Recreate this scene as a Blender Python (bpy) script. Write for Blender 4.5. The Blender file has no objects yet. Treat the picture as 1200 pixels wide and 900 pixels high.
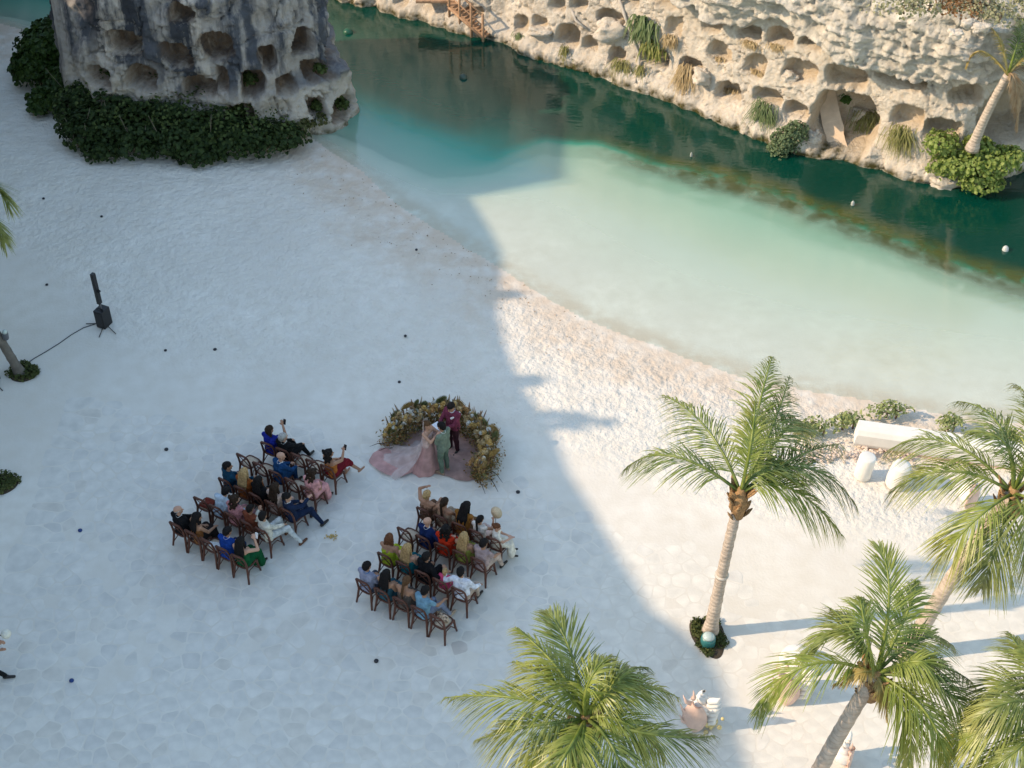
import bpy, math, random
import numpy as np
from mathutils import Vector, Matrix

random.seed(7); RNG = np.random.default_rng(7)
C = bpy.context.scene.collection
R = math.radians
V = Vector

# ------------------------------------------------------------------ camera
CH = 26.5; TH = R(42); FPX = 1700.0
cam = bpy.data.cameras.new('camera'); camo = bpy.data.objects.new('camera', cam); C.objects.link(camo)
cam.sensor_width = 36; cam.lens = 36 * FPX / 1200; cam.clip_end = 3000; cam.clip_start = 0.1
camo.location = (0, 0, CH); camo.rotation_euler = (R(90) - TH, 0, 0)
bpy.context.scene.camera = camo
# ------------------------------------------------------------------ sky and sun
SUN_EL = R(32); SUN_AZ = R(7)          # light travels toward +X and a little +Y
w = bpy.data.worlds.new('World'); bpy.context.scene.world = w; w.use_nodes = True
nt = w.node_tree; nt.nodes.clear()
sky = nt.nodes.new('ShaderNodeTexSky'); sky.sky_type = 'NISHITA'; sky.sun_disc = False
sky.sun_elevation = SUN_EL; sky.sun_rotation = R(263); sky.air_density = 1.5; sky.dust_density = 0.8; sky.ozone_density = 0.4
bg = nt.nodes.new('ShaderNodeBackground'); bg.inputs[1].default_value = 0.15
wo = nt.nodes.new('ShaderNodeOutputWorld')
tint = nt.nodes.new('ShaderNodeMix'); tint.data_type = 'RGBA'; tint.blend_type = 'MULTIPLY'; tint.inputs[0].default_value = 1; tint.inputs[7].default_value = (.98, .99, .97, 1)
nt.links.new(sky.outputs[0], tint.inputs[6]); nt.links.new(tint.outputs[2], bg.inputs[0]); nt.links.new(bg.outputs[0], wo.inputs[0])
sun = bpy.data.lights.new('sun', 'SUN'); sun.energy = 2.6; sun.angle = R(0.6); sun.color = (1.0, 0.78, 0.54)
suno = bpy.data.objects.new('sun', sun); C.objects.link(suno)
sdir = V((math.cos(SUN_EL) * math.cos(SUN_AZ), math.cos(SUN_EL) * math.sin(SUN_AZ), -math.sin(SUN_EL)))
suno.rotation_euler = sdir.to_track_quat('-Z', 'Y').to_euler(); suno.location = (-60, -8, 45)
vs = bpy.context.scene.view_settings
bpy.context.scene.display_settings.display_device = 'sRGB'
vs.view_transform = 'Standard'; vs.look = 'None'; vs.exposure = 0.98; vs.gamma = 1.0; vs.use_curve_mapping = False
try:
    bpy.context.scene.cycles.max_bounces = 6; bpy.context.scene.cycles.transparent_max_bounces = 8
    bpy.context.scene.cycles.use_denoising = True
except Exception:
    pass

# ------------------------------------------------------------------ measuring: from the photograph to places on the ground
cT, sT = math.cos(TH), math.sin(TH)
def ray(px, py):
    u = (px - 600) / FPX; v = (py - 450) / FPX
    return V((u, cT - v * sT, -sT - v * cT))
def G(px, py, z=0.0):
    d = ray(px, py); t = (z - CH) / d.z
    return V((d.x * t, d.y * t, z))
def RY(px, py, y):
    d = ray(px, py); t = y / d.y
    return V((d.x * t, y, CH + d.z * t))
def PJ(p):
    x, y, z = p[..., 0], p[..., 1], p[..., 2] - CH
    ww = y * cT - z * sT; up = y * sT + z * cT
    return 600 + FPX * x / ww, 450 - FPX * up / ww

# ------------------------------------------------------------------ noise
def _h(ix, iy, iz, s):
    n = (ix * 374761393 + iy * 668265263 + iz * 2147483647 + s * 974711) & 0xffffffff
    n = ((n ^ (n >> 13)) * 1274126177) & 0xffffffff
    n = (n ^ (n >> 16)) & 0xffffffff
    return n / 4294967295.0
def vnoise(x, y, z=0.0, s=0):
    x, y, z = np.broadcast_arrays(np.asarray(x, float), np.asarray(y, float), np.asarray(z, float))
    xi, yi, zi = np.floor(x).astype(np.int64), np.floor(y).astype(np.int64), np.floor(z).astype(np.int64)
    fx, fy, fz = x - xi, y - yi, z - zi
    fx, fy, fz = [a * a * (3 - 2 * a) for a in (fx, fy, fz)]
    r = 0
    for dx in (0, 1):
        for dy in (0, 1):
            for dz in (0, 1):
                wgt = (fx if dx else 1 - fx) * (fy if dy else 1 - fy) * (fz if dz else 1 - fz)
                r = r + wgt * _h(xi + dx, yi + dy, zi + dz, s)
    return r
def fbm(x, y, z=0.0, s=0, o=4):
    a, r, t = 0.5, 0, 0
    for k in range(o):
        f = 2 ** k
        r = r + a * vnoise(np.asarray(x) * f, np.asarray(y) * f, np.asarray(z) * f, s + k); t += a; a *= .5
    return r / t
def sstep(a, b, x):
    t = np.clip((x - a) / (b - a), 0, 1); return t * t * (3 - 2 * t)

# ------------------------------------------------------------------ materials
MATS = {}
def pmat(name, col, rough=.6, var=.18, nscale=6, bump=0.0, bscale=40, bdist=.01, metal=0, spec=.4, sheen=0, emis=None):
    if name in MATS: return MATS[name]
    m = bpy.data.materials.new(name); m.use_nodes = True; t = m.node_tree; N = t.nodes; L = t.links
    b = N['Principled BSDF']; b.inputs['Roughness'].default_value = rough; b.inputs['Metallic'].default_value = metal
    b.inputs['Specular IOR Level'].default_value = spec
    tc = N.new('ShaderNodeTexCoord')
    no = N.new('ShaderNodeTexNoise'); no.inputs['Scale'].default_value = nscale; no.inputs['Detail'].default_value = 5
    L.new(tc.outputs['Object'], no.inputs['Vector'])
    cr = N.new('ShaderNodeValToRGB')
    cr.color_ramp.elements[0].position = .3; cr.color_ramp.elements[1].position = .7
    cr.color_ramp.elements[0].color = (*[c * (1 - var) for c in col], 1); cr.color_ramp.elements[1].color = (*[min(1, c * (1 + var)) for c in col], 1)
    L.new(no.outputs['Fac'], cr.inputs[0]); L.new(cr.outputs[0], b.inputs['Base Color'])
    if bump:
        n2 = N.new('ShaderNodeTexNoise'); n2.inputs['Scale'].default_value = bscale; n2.inputs['Detail'].default_value = 4
        L.new(tc.outputs['Object'], n2.inputs['Vector'])
        bp = N.new('ShaderNodeBump'); bp.inputs['Strength'].default_value = bump; bp.inputs['Distance'].default_value = bdist
        L.new(n2.outputs['Fac'], bp.inputs['Height']); L.new(bp.outputs[0], b.inputs['Normal'])
    MATS[name] = m
    return m
def cloth(col, key=None):
    return pmat('cloth_%d_%d_%d' % tuple(int(c * 255) for c in col), col, .85, .30, 8, 1.0, 13, .035, spec=.1)
def leafmat(name, c0, c1, trans=.35, nscale=9, tip=None, rough=.45, spec=.15):
    if name in MATS: return MATS[name]
    m = bpy.data.materials.new(name); m.use_nodes = True; t = m.node_tree; N = t.nodes; L = t.links
    b = N['Principled BSDF']; b.inputs['Roughness'].default_value = rough; b.inputs['Specular IOR Level'].default_value = spec
    tc = N.new('ShaderNodeTexCoord'); no = N.new('ShaderNodeTexNoise'); no.inputs['Scale'].default_value = nscale; no.inputs['Detail'].default_value = 2
    L.new(tc.outputs['Object'], no.inputs['Vector'])
    cr = N.new('ShaderNodeValToRGB'); cr.color_ramp.elements[0].position = .35; cr.color_ramp.elements[1].position = .65
    cr.color_ramp.elements[0].color = (*c0, 1); cr.color_ramp.elements[1].color = (*c1, 1)
    L.new(no.outputs['Fac'], cr.inputs[0]); out = cr.outputs[0]
    if tip:
        at = N.new('ShaderNodeAttribute'); at.attribute_name = 'tipf'
        oi = N.new('ShaderNodeObjectInfo'); 
        mr = N.new('ShaderNodeMapRange'); mr.inputs['From Min'].default_value = 0; mr.inputs['From Max'].default_value = 1; mr.inputs['To Min'].default_value = .25; mr.inputs['To Max'].default_value = 1
        L.new(oi.outputs['Random'], mr.inputs['Value'])
        mu = N.new('ShaderNodeMath'); mu.operation = 'MULTIPLY'; L.new(at.outputs['Fac'], mu.inputs[0]); L.new(mr.outputs[0], mu.inputs[1])
        mx = N.new('ShaderNodeMix'); mx.data_type = 'RGBA'; L.new(mu.outputs[0], mx.inputs[0]); L.new(out, mx.inputs[6]); mx.inputs[7].default_value = (*tip, 1)
        out = mx.outputs[2]
    L.new(out, b.inputs['Base Color'])
    tr = N.new('ShaderNodeBsdfTranslucent'); L.new(out, tr.inputs[0])
    ms = N.new('ShaderNodeMixShader'); ms.inputs[0].default_value = trans
    L.new(b.outputs[0], ms.inputs[1]); L.new(tr.outputs[0], ms.inputs[2]); L.new(ms.outputs[0], N['Material Output'].inputs[0])
    MATS[name] = m
    return m

# ------------------------------------------------------------------ mesh builder
class MB:
    def __init__(s): s.v = []; s.f = []; s.a = []
    def add(s, vs, fs, a=0.0):
        o = len(s.v); s.v.extend([tuple(p) for p in vs]); s.f.extend([tuple(i + o for i in q) for q in fs]); s.a.extend([a] * len(vs)); return s
    def box(s, c, size, rot=None):
        hx, hy, hz = [q / 2 for q in size]; c = V(c)
        ps = [V((x, y, z)) for x in (-hx, hx) for y in (-hy, hy) for z in (-hz, hz)]
        if rot is not None: ps = [rot @ p for p in ps]
        return s.add([c + p for p in ps], [(0, 1, 3, 2), (4, 6, 7, 5), (0, 4, 5, 1), (2, 3, 7, 6), (0, 2, 6, 4), (1, 5, 7, 3)])
    def tube(s, path, radii, n=8, caps=True, flat=1.0):
        path = [V(p) for p in path]; m = len(path)
        if not hasattr(radii, '__len__'): radii = [radii] * m
        prev = None; rings = []
        for i, p in enumerate(path):
            t = (path[min(i + 1, m - 1)] - path[max(i - 1, 0)]); t = t.normalized() if t.length > 1e-9 else V((0, 0, 1))
            if prev is None:
                a = V((0, 0, 1)) if abs(t.z) < .9 else V((0, 1, 0)); x = t.cross(a).normalized()
            else:
                x = (prev - t * prev.dot(t)).normalized()
            prev = x; y = t.cross(x)
            rings.append([p + x * (radii[i] * math.cos(2 * math.pi * k / n)) + y * (radii[i] * flat * math.sin(2 * math.pi * k / n)) for k in range(n)])
        vs = [q for r in rings for q in r]; fs = []
        for i in range(m - 1):
            for k in range(n):
                k2 = (k + 1) % n; fs.append((i * n + k, i * n + k2, (i + 1) * n + k2, (i + 1) * n + k))
        if caps: fs.append(tuple(reversed(range(n)))); fs.append(tuple((m - 1) * n + k for k in range(n)))
        return s.add(vs, fs)
    def rc(s, a, b, ra, rb, n=8):          # round-ended cone
        a, b = V(a), V(b); d = b - a; L = d.length; t = d / L if L > 1e-6 else V((0, 0, 1))
        pth, rad = [], []
        for k in range(4):
            q = math.pi / 2 * k / 3 * .98; pth.append(a - t * (ra * math.cos(q))); rad.append(max(ra * math.sin(q), ra * .02))
        for k in range(4):
            q = math.pi / 2 * (1 - k / 3 * .98); pth.append(b + t * (rb * math.cos(q))); rad.append(max(rb * math.sin(q), rb * .02))
        if L < 1e-6: pth[4:] = [p + t * 1e-4 for p in pth[4:]]
        return s.tube(pth, rad, n)
    def ell(s, c, r, n=10, m=6, rot=None):
        c = V(c); vs = [V((0, 0, r[2]))]
        for i in range(1, m):
            ph = math.pi * i / m
            for k in range(n):
                th = 2 * math.pi * k / n; vs.append(V((r[0] * math.sin(ph) * math.cos(th), r[1] * math.sin(ph) * math.sin(th), r[2] * math.cos(ph))))
        vs.append(V((0, 0, -r[2])))
        if rot is not None: vs = [rot @ q for q in vs]
        fs = [(0, 1 + k, 1 + (k + 1) % n) for k in range(n)]
        for i in range(m - 2):
            for k in range(n):
                a = 1 + i * n + k; b = 1 + i * n + (k + 1) % n; fs.append((a, a + n, b + n, b))
        l = len(vs) - 1; fs += [(l, 1 + (m - 2) * n + (k + 1) % n, 1 + (m - 2) * n + k) for k in range(n)]
        return s.add([c + q for q in vs], fs)
    def lathe(s, prof, n=16, c=(0, 0, 0), caps=True):
        return s.add([(c[0] + r * math.cos(2 * math.pi * k / n), c[1] + r * math.sin(2 * math.pi * k / n), c[2] + z) for r, z in prof for k in range(n)],
                     [(i * n + k, i * n + (k + 1) % n, (i + 1) * n + (k + 1) % n, (i + 1) * n + k) for i in range(len(prof) - 1) for k in range(n)] +
                     ([tuple(reversed(range(n))), tuple((len(prof) - 1) * n + k for k in range(n))] if caps else []))
    def mesh(s, name, smooth=True, attr=None):
        me = bpy.data.meshes.new(name); me.from_pydata(s.v, [], s.f)
        if smooth: me.polygons.foreach_set('use_smooth', [True] * len(me.polygons))
        if attr:
            at = me.attributes.new(attr, 'FLOAT', 'POINT'); at.data.foreach_set('value', s.a)
        me.update(); return me
    def build(s, name, m, parent=None, smooth=True, attr=None):
        me = s.mesh(name, smooth, attr); me.materials.append(m)
        return link(name, me, parent)
def link(name, me, parent=None):
    o = bpy.data.objects.new(name, me); C.objects.link(o)
    if parent is not None: o.parent = parent
    return o
def npmesh(name, v, f, m, parent=None, smooth=True, attrs=None):
    me = bpy.data.meshes.new(name); v = np.asarray(v, np.float32); f = np.asarray(f, np.int32)
    k = f.shape[1]
    me.vertices.add(len(v)); me.vertices.foreach_set('co', v.ravel())
    me.loops.add(f.size); me.loops.foreach_set('vertex_index', f.ravel())
    me.polygons.add(len(f)); me.polygons.foreach_set('loop_start', np.arange(0, f.size, k, dtype=np.int32))
    me.polygons.foreach_set('use_smooth', np.full(len(f), smooth))
    for kk, a in (attrs or {}).items():
        at = me.attributes.new(kk, 'FLOAT', 'POINT'); at.data.foreach_set('value', np.asarray(a, np.float32).ravel())
    me.update(calc_edges=True); me.validate(); me.materials.append(m)
    return link(name, me, parent)
def gridfaces(nu, nv):
    i = np.arange(nu * nv).reshape(nv, nu)
    return np.stack([i[:-1, :-1], i[:-1, 1:], i[1:, 1:], i[1:, :-1]], -1).reshape(-1, 4)
def tag(o, label=None, cat=None, group=None, kind=None):
    if label: o['label'] = label
    if cat: o['category'] = cat
    if group: o['group'] = group
    if kind: o['kind'] = kind
    return o
def thing(name, label, cat, loc=(0, 0, 0), rz=0, group=None):
    o = bpy.data.objects.new(name, None); o.empty_display_size = .2; C.objects.link(o)
    o.location = loc; o.rotation_euler = (0, 0, rz)
    return tag(o, label, cat, group)
def copy_tree(o, parent=None):
    c = o.copy(); C.objects.link(c); c.parent = parent
    for ch in list(o.children): copy_tree(ch, c)
    return c

# ================================================================== SETTING
WZ = -0.15
def poly(pxs, z=0): return np.array([G(*p, z)[:2] for p in pxs])
SHORE = poly([(-900, -60), (-200, 12), (0, 27), (70, 48), (230, 100), (360, 160), (410, 190), (470, 240), (530, 278), (590, 315), (650, 352), (720, 388), (800, 417), (900, 447), (1050, 474), (1200, 496), (1700, 560), (3000, 640)], WZ)
DEEP = poly([(-900, -75), (-200, 0), (0, 20), (70, 40), (230, 92), (330, 125), (392, 160), (445, 186), (520, 207), (590, 200), (640, 172), (700, 178), (760, 200), (840, 222), (960, 262), (1080, 303), (1200, 345), (1700, 500), (3000, 580)], WZ)
def sdist(P, x, y):
    d2 = np.full(x.shape, 1e9)
    for a, b in zip(P[:-1], P[1:]):
        ab = b - a; t = np.clip(((x - a[0]) * ab[0] + (y - a[1]) * ab[1]) / (ab @ ab), 0, 1)
        d2 = np.minimum(d2, (x - a[0] - t * ab[0]) ** 2 + (y - a[1] - t * ab[1]) ** 2)
    return np.where(y > np.interp(x, P[:, 0], P[:, 1]), 1, -1) * np.sqrt(d2)
outer = [23, 24, 26, 30, 38, 55, 90, 160, 300, 700]
gx = np.concatenate([[-q for q in reversed(outer)], np.arange(-22, 22.01, .13), outer])
gy = np.concatenate([[-600, -200, -60, -20, 0, 8, 12], np.arange(14, 56, .13), [57, 60, 66, 80, 120, 250, 700]])
X, Y = np.meshgrid(gx, gy)
ds = sdist(SHORE, X, Y) + (fbm(X * .6, Y * .6, 0, 3) - .5) * .35
de = sdist(DEEP, X, Y) + (fbm(X * .5, Y * .5, 0, 5) - .5) * .9
Z = np.where(ds < 0, -0.15 * sstep(-4.5, 0, ds), WZ - .045 * np.maximum(ds, 0))
Z = Z - 2.2 * sstep(.0, 2.5, de) * (ds > 0)
bw = 5.0 + 5 * sstep(0, -12, X); beachy = sstep(-bw - 1, -bw + 1, ds)                       # loose trodden sand toward the water, stone paving further in
foot = (fbm(X * 2.3, Y * 3.2, 0, 11, 3) - .5) * .05 * beachy * sstep(-.3, -1.6, ds) + (fbm(X * .35, Y * .35, 0, 17, 3) - .5) * .08 * beachy * sstep(-.3, -1.6, ds)
Z = Z + foot * (np.abs(X) < 22) * (Y < 56) * (Y > 14)
wet = sstep(-3.1, -.3, ds + (fbm(X * .8, Y * .8, 0, 23) - .5) * 3.2) * sstep(.9, .1, ds)
weed = sstep(-.75, -.1, de) * sstep(.9, .1, de) * sstep(0, 3, X - 1.2) * (ds > .5)

sandm = bpy.data.materials.new('sand'); sandm.use_nodes = True
def build_sand():
    t = sandm.node_tree; N = t.nodes; L = t.links; b = N['Principled BSDF']; b.inputs['Roughness'].default_value = .9; b.inputs['Specular IOR Level'].default_value = .15
    geo = N.new('ShaderNodeNewGeometry')
    def noise(s, d=4):
        n = N.new('ShaderNodeTexNoise'); n.inputs['Scale'].default_value = s; n.inputs['Detail'].default_value = d; L.new(geo.outputs['Position'], n.inputs['Vector']); return n
    def attr(nm):
        a = N.new('ShaderNodeAttribute'); a.attribute_name = nm; return a
    def mix(f, a, bb):
        m = N.new('ShaderNodeMix'); m.data_type = 'RGBA'
        for s_, v_ in ((0, f), (6, a), (7, bb)):
            if isinstance(v_, tuple): m.inputs[s_].default_value = (*v_, 1)
            elif isinstance(v_, (int, float)): m.inputs[s_].default_value = v_
            else: L.new(v_, m.inputs[s_])
        return m.outputs[2]
    def ramp(src, p0, p1):
        m = N.new('ShaderNodeMapRange'); m.inputs['From Min'].default_value = p0; m.inputs['From Max'].default_value = p1; L.new(src, m.inputs['Value']); return m.outputs[0]
    big = noise(.35, 5); mid = noise(2.2, 6); fine = noise(30, 3)
    c = mix(ramp(big.outputs['Fac'], .35, .65), (.67, .63, .57), (.755, .715, .65))
    c = mix(ramp(mid.outputs['Fac'], .3, .75), c, (.65, .60, .525))
    speck = ramp(fine.outputs['Fac'], .66, .74)
    mu = N.new('ShaderNodeMath'); mu.operation = 'MULTIPLY'; mu.inputs[1].default_value = .35; L.new(speck, mu.inputs[0])
    c = mix(mu.outputs[0], c, (.50, .45, .40))
    wn = N.new('ShaderNodeMath'); wn.operation = 'MULTIPLY'; L.new(attr('wet').outputs['Fac'], wn.inputs[0]); L.new(ramp(mid.outputs['Fac'], .2, .6), wn.inputs[1])
    c = mix(wn.outputs[0], c, (.60, .50, .40))
    wd = N.new('ShaderNodeMath'); wd.operation = 'MULTIPLY'; L.new(attr('weed').outputs['Fac'], wd.inputs[0]); L.new(ramp(noise(1.6, 6).outputs['Fac'], .25, .5), wd.inputs[1])
    c = mix(wd.outputs[0], c, (.13, .12, .02))
    L.new(c, b.inputs['Base Color'])
    vo = N.new('ShaderNodeTexNoise'); vo.inputs['Scale'].default_value = 5.0; vo.inputs['Detail'].default_value = 3; vo.inputs['Roughness'].default_value = .55
    L.new(geo.outputs['Position'], vo.inputs['Vector'])
    m2 = N.new('ShaderNodeMath'); m2.operation = 'MULTIPLY'; L.new(vo.outputs['Fac'], m2.inputs[0]); L.new(attr('beachy').outputs['Fac'], m2.inputs[1])
    b1 = N.new('ShaderNodeBump'); b1.inputs['Strength'].default_value = .9; b1.inputs['Distance'].default_value = .105; L.new(m2.outputs[0], b1.inputs['Height'])
    b2 = N.new('ShaderNodeBump'); b2.inputs['Strength'].default_value = .35; b2.inputs['Distance'].default_value = .02; L.new(noise(14, 5).outputs['Fac'], b2.inputs['Height']); L.new(b1.outputs[0], b2.inputs['Normal'])
    L.new(b2.outputs[0], b.inputs['Normal'])
build_sand()
ground = npmesh('sand_ground', np.stack([X, Y, Z], -1).reshape(-1, 3), gridfaces(len(gx), len(gy)), sandm,
                attrs=dict(wet=wet, weed=weed, beachy=beachy * sstep(.4, -1.2, ds)))
tag(ground, kind='structure')

# ---- water: opacity and colour follow the real depth of the pool
wx = np.concatenate([[-700, -200, -60, -35], np.arange(-24, 24.01, .2), [35, 60, 200, 700]]); wy = np.concatenate([np.arange(22, 58, .2), [62, 75, 120, 300, 700]])
XW, YW = np.meshgrid(wx, wy)
dsw = sdist(SHORE, XW, YW); dew = sdist(DEEP, XW, YW) + (fbm(XW * .5, YW * .5, 0, 5) - .5) * .9
soft = 1 - sstep(-2, 3, XW)                        # the drop is gentle on the left, sharp on the right
deep = sstep(.25, 1.1, dew) * (1 - soft) + sstep(-2.4, 1.3, dew) * soft
shal = np.clip(dsw / 7, 0, 1)
weedw = sstep(-.45, .2, dew) * sstep(1.5, .8, dew) * sstep(0, 6.0, XW - .6)
depth = np.clip(shal * .42 + deep * .58 * (1 - .35 * soft * (1 - sstep(1.2, 3.4, dew))), 0, 1) * sstep(-.2, .5, dsw)
wm = bpy.data.materials.new('pool_water'); wm.use_nodes = True
def build_water():
    t = wm.node_tree; N = t.nodes; L = t.links; N.remove(N['Principled BSDF']); out = N['Material Output']
    at = N.new('ShaderNodeAttribute'); at.attribute_name = 'depth'
    geo = N.new('ShaderNodeNewGeometry')
    cr = N.new('ShaderNodeValToRGB'); e = cr.color_ramp.elements
    e[0].position = 0; e[0].color = (.72, .72, .64, 1); e[1].position = 1; e[1].color = (.001, .044, .030, 1)
    for p, c in ((.2, (.55, .67, .55)), (.42, (.31, .55, .42)), (.6, (.02, .30, .215)), (.8, (.003, .125, .088))):
        q = e.new(p); q.color = (*c, 1)
    L.new(at.outputs['Fac'], cr.inputs[0])
    aw = N.new('ShaderNodeAttribute'); aw.attribute_name = 'weed'
    nw = N.new('ShaderNodeTexNoise'); nw.inputs['Scale'].default_value = 2.2; nw.inputs['Detail'].default_value = 6; L.new(geo.outputs['Position'], nw.inputs['Vector'])
    rw = N.new('ShaderNodeMapRange'); rw.inputs[1].default_value = .3; rw.inputs[2].default_value = .6; rw.inputs[3].default_value = .40; rw.inputs[4].default_value = .92; L.new(nw.outputs['Fac'], rw.inputs[0])
    mw = N.new('ShaderNodeMath'); mw.operation = 'MULTIPLY'; L.new(aw.outputs['Fac'], mw.inputs[0]); L.new(rw.outputs[0], mw.inputs[1])
    xw = N.new('ShaderNodeMix'); xw.data_type = 'RGBA'; L.new(mw.outputs[0], xw.inputs[0]); L.new(cr.outputs[0], xw.inputs[6]); xw.inputs[7].default_value = (.075, .08, .016, 1)
    al = N.new('ShaderNodeValToRGB'); e = al.color_ramp.elements
    e[0].position = 0; e[0].color = (0, 0, 0, 1); e[1].position = 1; e[1].color = (.97,) * 3 + (1,)
    for p, c in ((.05, .12), (.2, .38), (.42, .62), (.62, .9)):
        q = e.new(p); q.color = (c, c, c, 1)
    L.new(at.outputs['Fac'], al.inputs[0])
    tr = N.new('ShaderNodeBsdfTransparent'); tr.inputs[0].default_value = (.93, .98, .95, 1)
    di = N.new('ShaderNodeBsdfDiffuse'); L.new(xw.outputs[2], di.inputs[0])
    m1 = N.new('ShaderNodeMixShader'); L.new(al.outputs[0], m1.inputs[0]); L.new(tr.outputs[0], m1.inputs[1]); L.new(di.outputs[0], m1.inputs[2])
    mp = N.new('ShaderNodeMapping'); mp.inputs['Rotation'].default_value = (0, 0, R(25)); mp.inputs['Scale'].default_value = (1.0, 2.6, 1)
    L.new(geo.outputs['Position'], mp.inputs[0])
    n1 = N.new('ShaderNodeTexNoise'); n1.inputs['Scale'].default_value = 2.6; n1.inputs['Detail'].default_value = 3; L.new(mp.outputs[0], n1.inputs['Vector'])
    bp = N.new('ShaderNodeBump'); bp.inputs['Strength'].default_value = .16; bp.inputs['Distance'].default_value = .05; L.new(n1.outputs['Fac'], bp.inputs['Height'])
    gl = N.new('ShaderNodeBsdfGlossy'); gl.inputs['Roughness'].default_value = .05; L.new(bp.outputs[0], gl.inputs['Normal'])
    dt = N.new('ShaderNodeVectorMath'); dt.operation = 'DOT_PRODUCT'; L.new(geo.outputs['Incoming'], dt.inputs[0]); L.new(bp.outputs[0], dt.inputs[1])
    def mth(op, a, b_=None):
        q = N.new('ShaderNodeMath'); q.operation = op; q.use_clamp = op != 'ABSOLUTE'
        for k_, v_ in enumerate((a, b_)):
            if isinstance(v_, (int, float)): q.inputs[k_].default_value = v_
            elif v_ is not None: L.new(v_, q.inputs[k_])
        return q.outputs[0]
    sch = mth('POWER', mth('SUBTRACT', 1.0, mth('ABSOLUTE', dt.outputs['Value'])), 5)      # Schlick, the same from above and below
    fr = mth('ADD', mth('MULTIPLY', sch, .92), .10)
    m2 = N.new('ShaderNodeMixShader'); L.new(fr, m2.inputs[0]); L.new(m1.outputs[0], m2.inputs[1]); L.new(gl.outputs[0], m2.inputs[2])
    L.new(m2.outputs[0], out.inputs[0])
build_water()
water = npmesh('water', np.stack([XW, YW, np.full(XW.shape, WZ)], -1).reshape(-1, 3), gridfaces(len(wx), len(wy)), wm, attrs=dict(depth=depth, weed=weedw))
tag(water, kind='structure')

# ---- rock material shared by cliff and outcrop
def rockmat(name, pale, grey, tan, streak):
    m = bpy.data.materials.new(name); m.use_nodes = True; t = m.node_tree; N = t.nodes; L = t.links
    b = N['Principled BSDF']; b.inputs['Roughness'].default_value = .92; b.inputs['Specular IOR Level'].default_value = .15
    geo = N.new('ShaderNodeNewGeometry')
    def noise(s, d=6, sc=None, ro=.6):
        n = N.new('ShaderNodeTexNoise'); n.inputs['Scale'].default_value = s; n.inputs['Detail'].default_value = d; n.inputs['Roughness'].default_value = ro
        if sc:
            mp = N.new('ShaderNodeMapping'); mp.inputs['Scale'].default_value = sc; L.new(geo.outputs['Position'], mp.inputs[0]); L.new(mp.outputs[0], n.inputs['Vector'])
        else: L.new(geo.outputs['Position'], n.inputs['Vector'])
        return n.outputs['Fac']
    def mr(src, a, bb, lo=0, hi=1):
        q = N.new('ShaderNodeMapRange'); q.inputs[1].default_value = a; q.inputs[2].default_value = bb; q.inputs[3].default_value = lo; q.inputs[4].default_value = hi; L.new(src, q.inputs[0]); return q.outputs[0]
    def mul(a, bb):
        q = N.new('ShaderNodeMath'); q.operation = 'MULTIPLY'; L.new(a, q.inputs[0]); L.new(bb, q.inputs[1]); return q.outputs[0]
    def mix(f, a, bb):
        q = N.new('ShaderNodeMix'); q.data_type = 'RGBA'
        for s_, v_ in ((0, f), (6, a), (7, bb)):
            if isinstance(v_, tuple): q.inputs[s_].default_value = (*v_, 1)
            else: L.new(v_, q.inputs[s_])
        return q.outputs[2]
    def at(nm):
        a = N.new('ShaderNodeAttribute'); a.attribute_name = nm; return a.outputs['Fac']
    c = mix(mr(noise(1.3, 7), .35, .7), pale, tuple(q * .80 for q in pale))
    c = mix(mr(noise(9, 5), .5, .8), c, tuple(q * v for q, v in zip(pale, (.78, .68, .56))))
    gm = mix(mr(noise(2.3, 8, None, .7), .38, .66), grey, tuple(min(1, q * 1.9) for q in grey))
    st = mul(at('stain'), mr(noise(1.0, 6, (1.7, 1.7, .14)), .42, .55))
    c = mix(st, c, streak)
    c = mix(at('cap'), c, gm)
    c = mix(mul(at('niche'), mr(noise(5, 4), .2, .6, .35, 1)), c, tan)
    c = mix(mul(at('tide'), mr(noise(3, 4), .3, .6)), c, (.07, .06, .02))
    L.new(c, b.inputs['Base Color'])
    b1 = N.new('ShaderNodeBump'); b1.inputs['Strength'].default_value = 1.0; b1.inputs['Distance'].default_value = .13; L.new(noise(5, 7, None, .65), b1.inputs['Height'])
    b2 = N.new('ShaderNodeBump'); b2.inputs['Strength'].default_value = .7; b2.inputs['Distance'].default_value = .04; L.new(noise(26, 5), b2.inputs['Height']); L.new(b1.outputs[0], b2.inputs['Normal'])
    L.new(b2.outputs[0], b.inputs['Normal'])
    return m
def resample(P, step):
    P = np.asarray(P, float); seg = np.r_[0, np.cumsum(np.linalg.norm(np.diff(P, axis=0), axis=1))]
    n = int(seg[-1] / step); s = np.linspace(0, seg[-1], n)
    return np.stack([np.interp(s, seg, P[:, k]) for k in range(P.shape[1])], 1), s
def smooth1(a, k, wrap=False):
    ker = np.hanning(2 * k + 3)[1:-1]; ker /= ker.sum()
    ap = np.concatenate([a[-k:], a, a[:k]]) if wrap else np.concatenate([np.repeat(a[:1], k, 0), a, np.repeat(a[-1:], k, 0)])
    return np.stack([np.convolve(ap[:, i], ker, 'valid') for i in range(a.shape[1])], 1)
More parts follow.
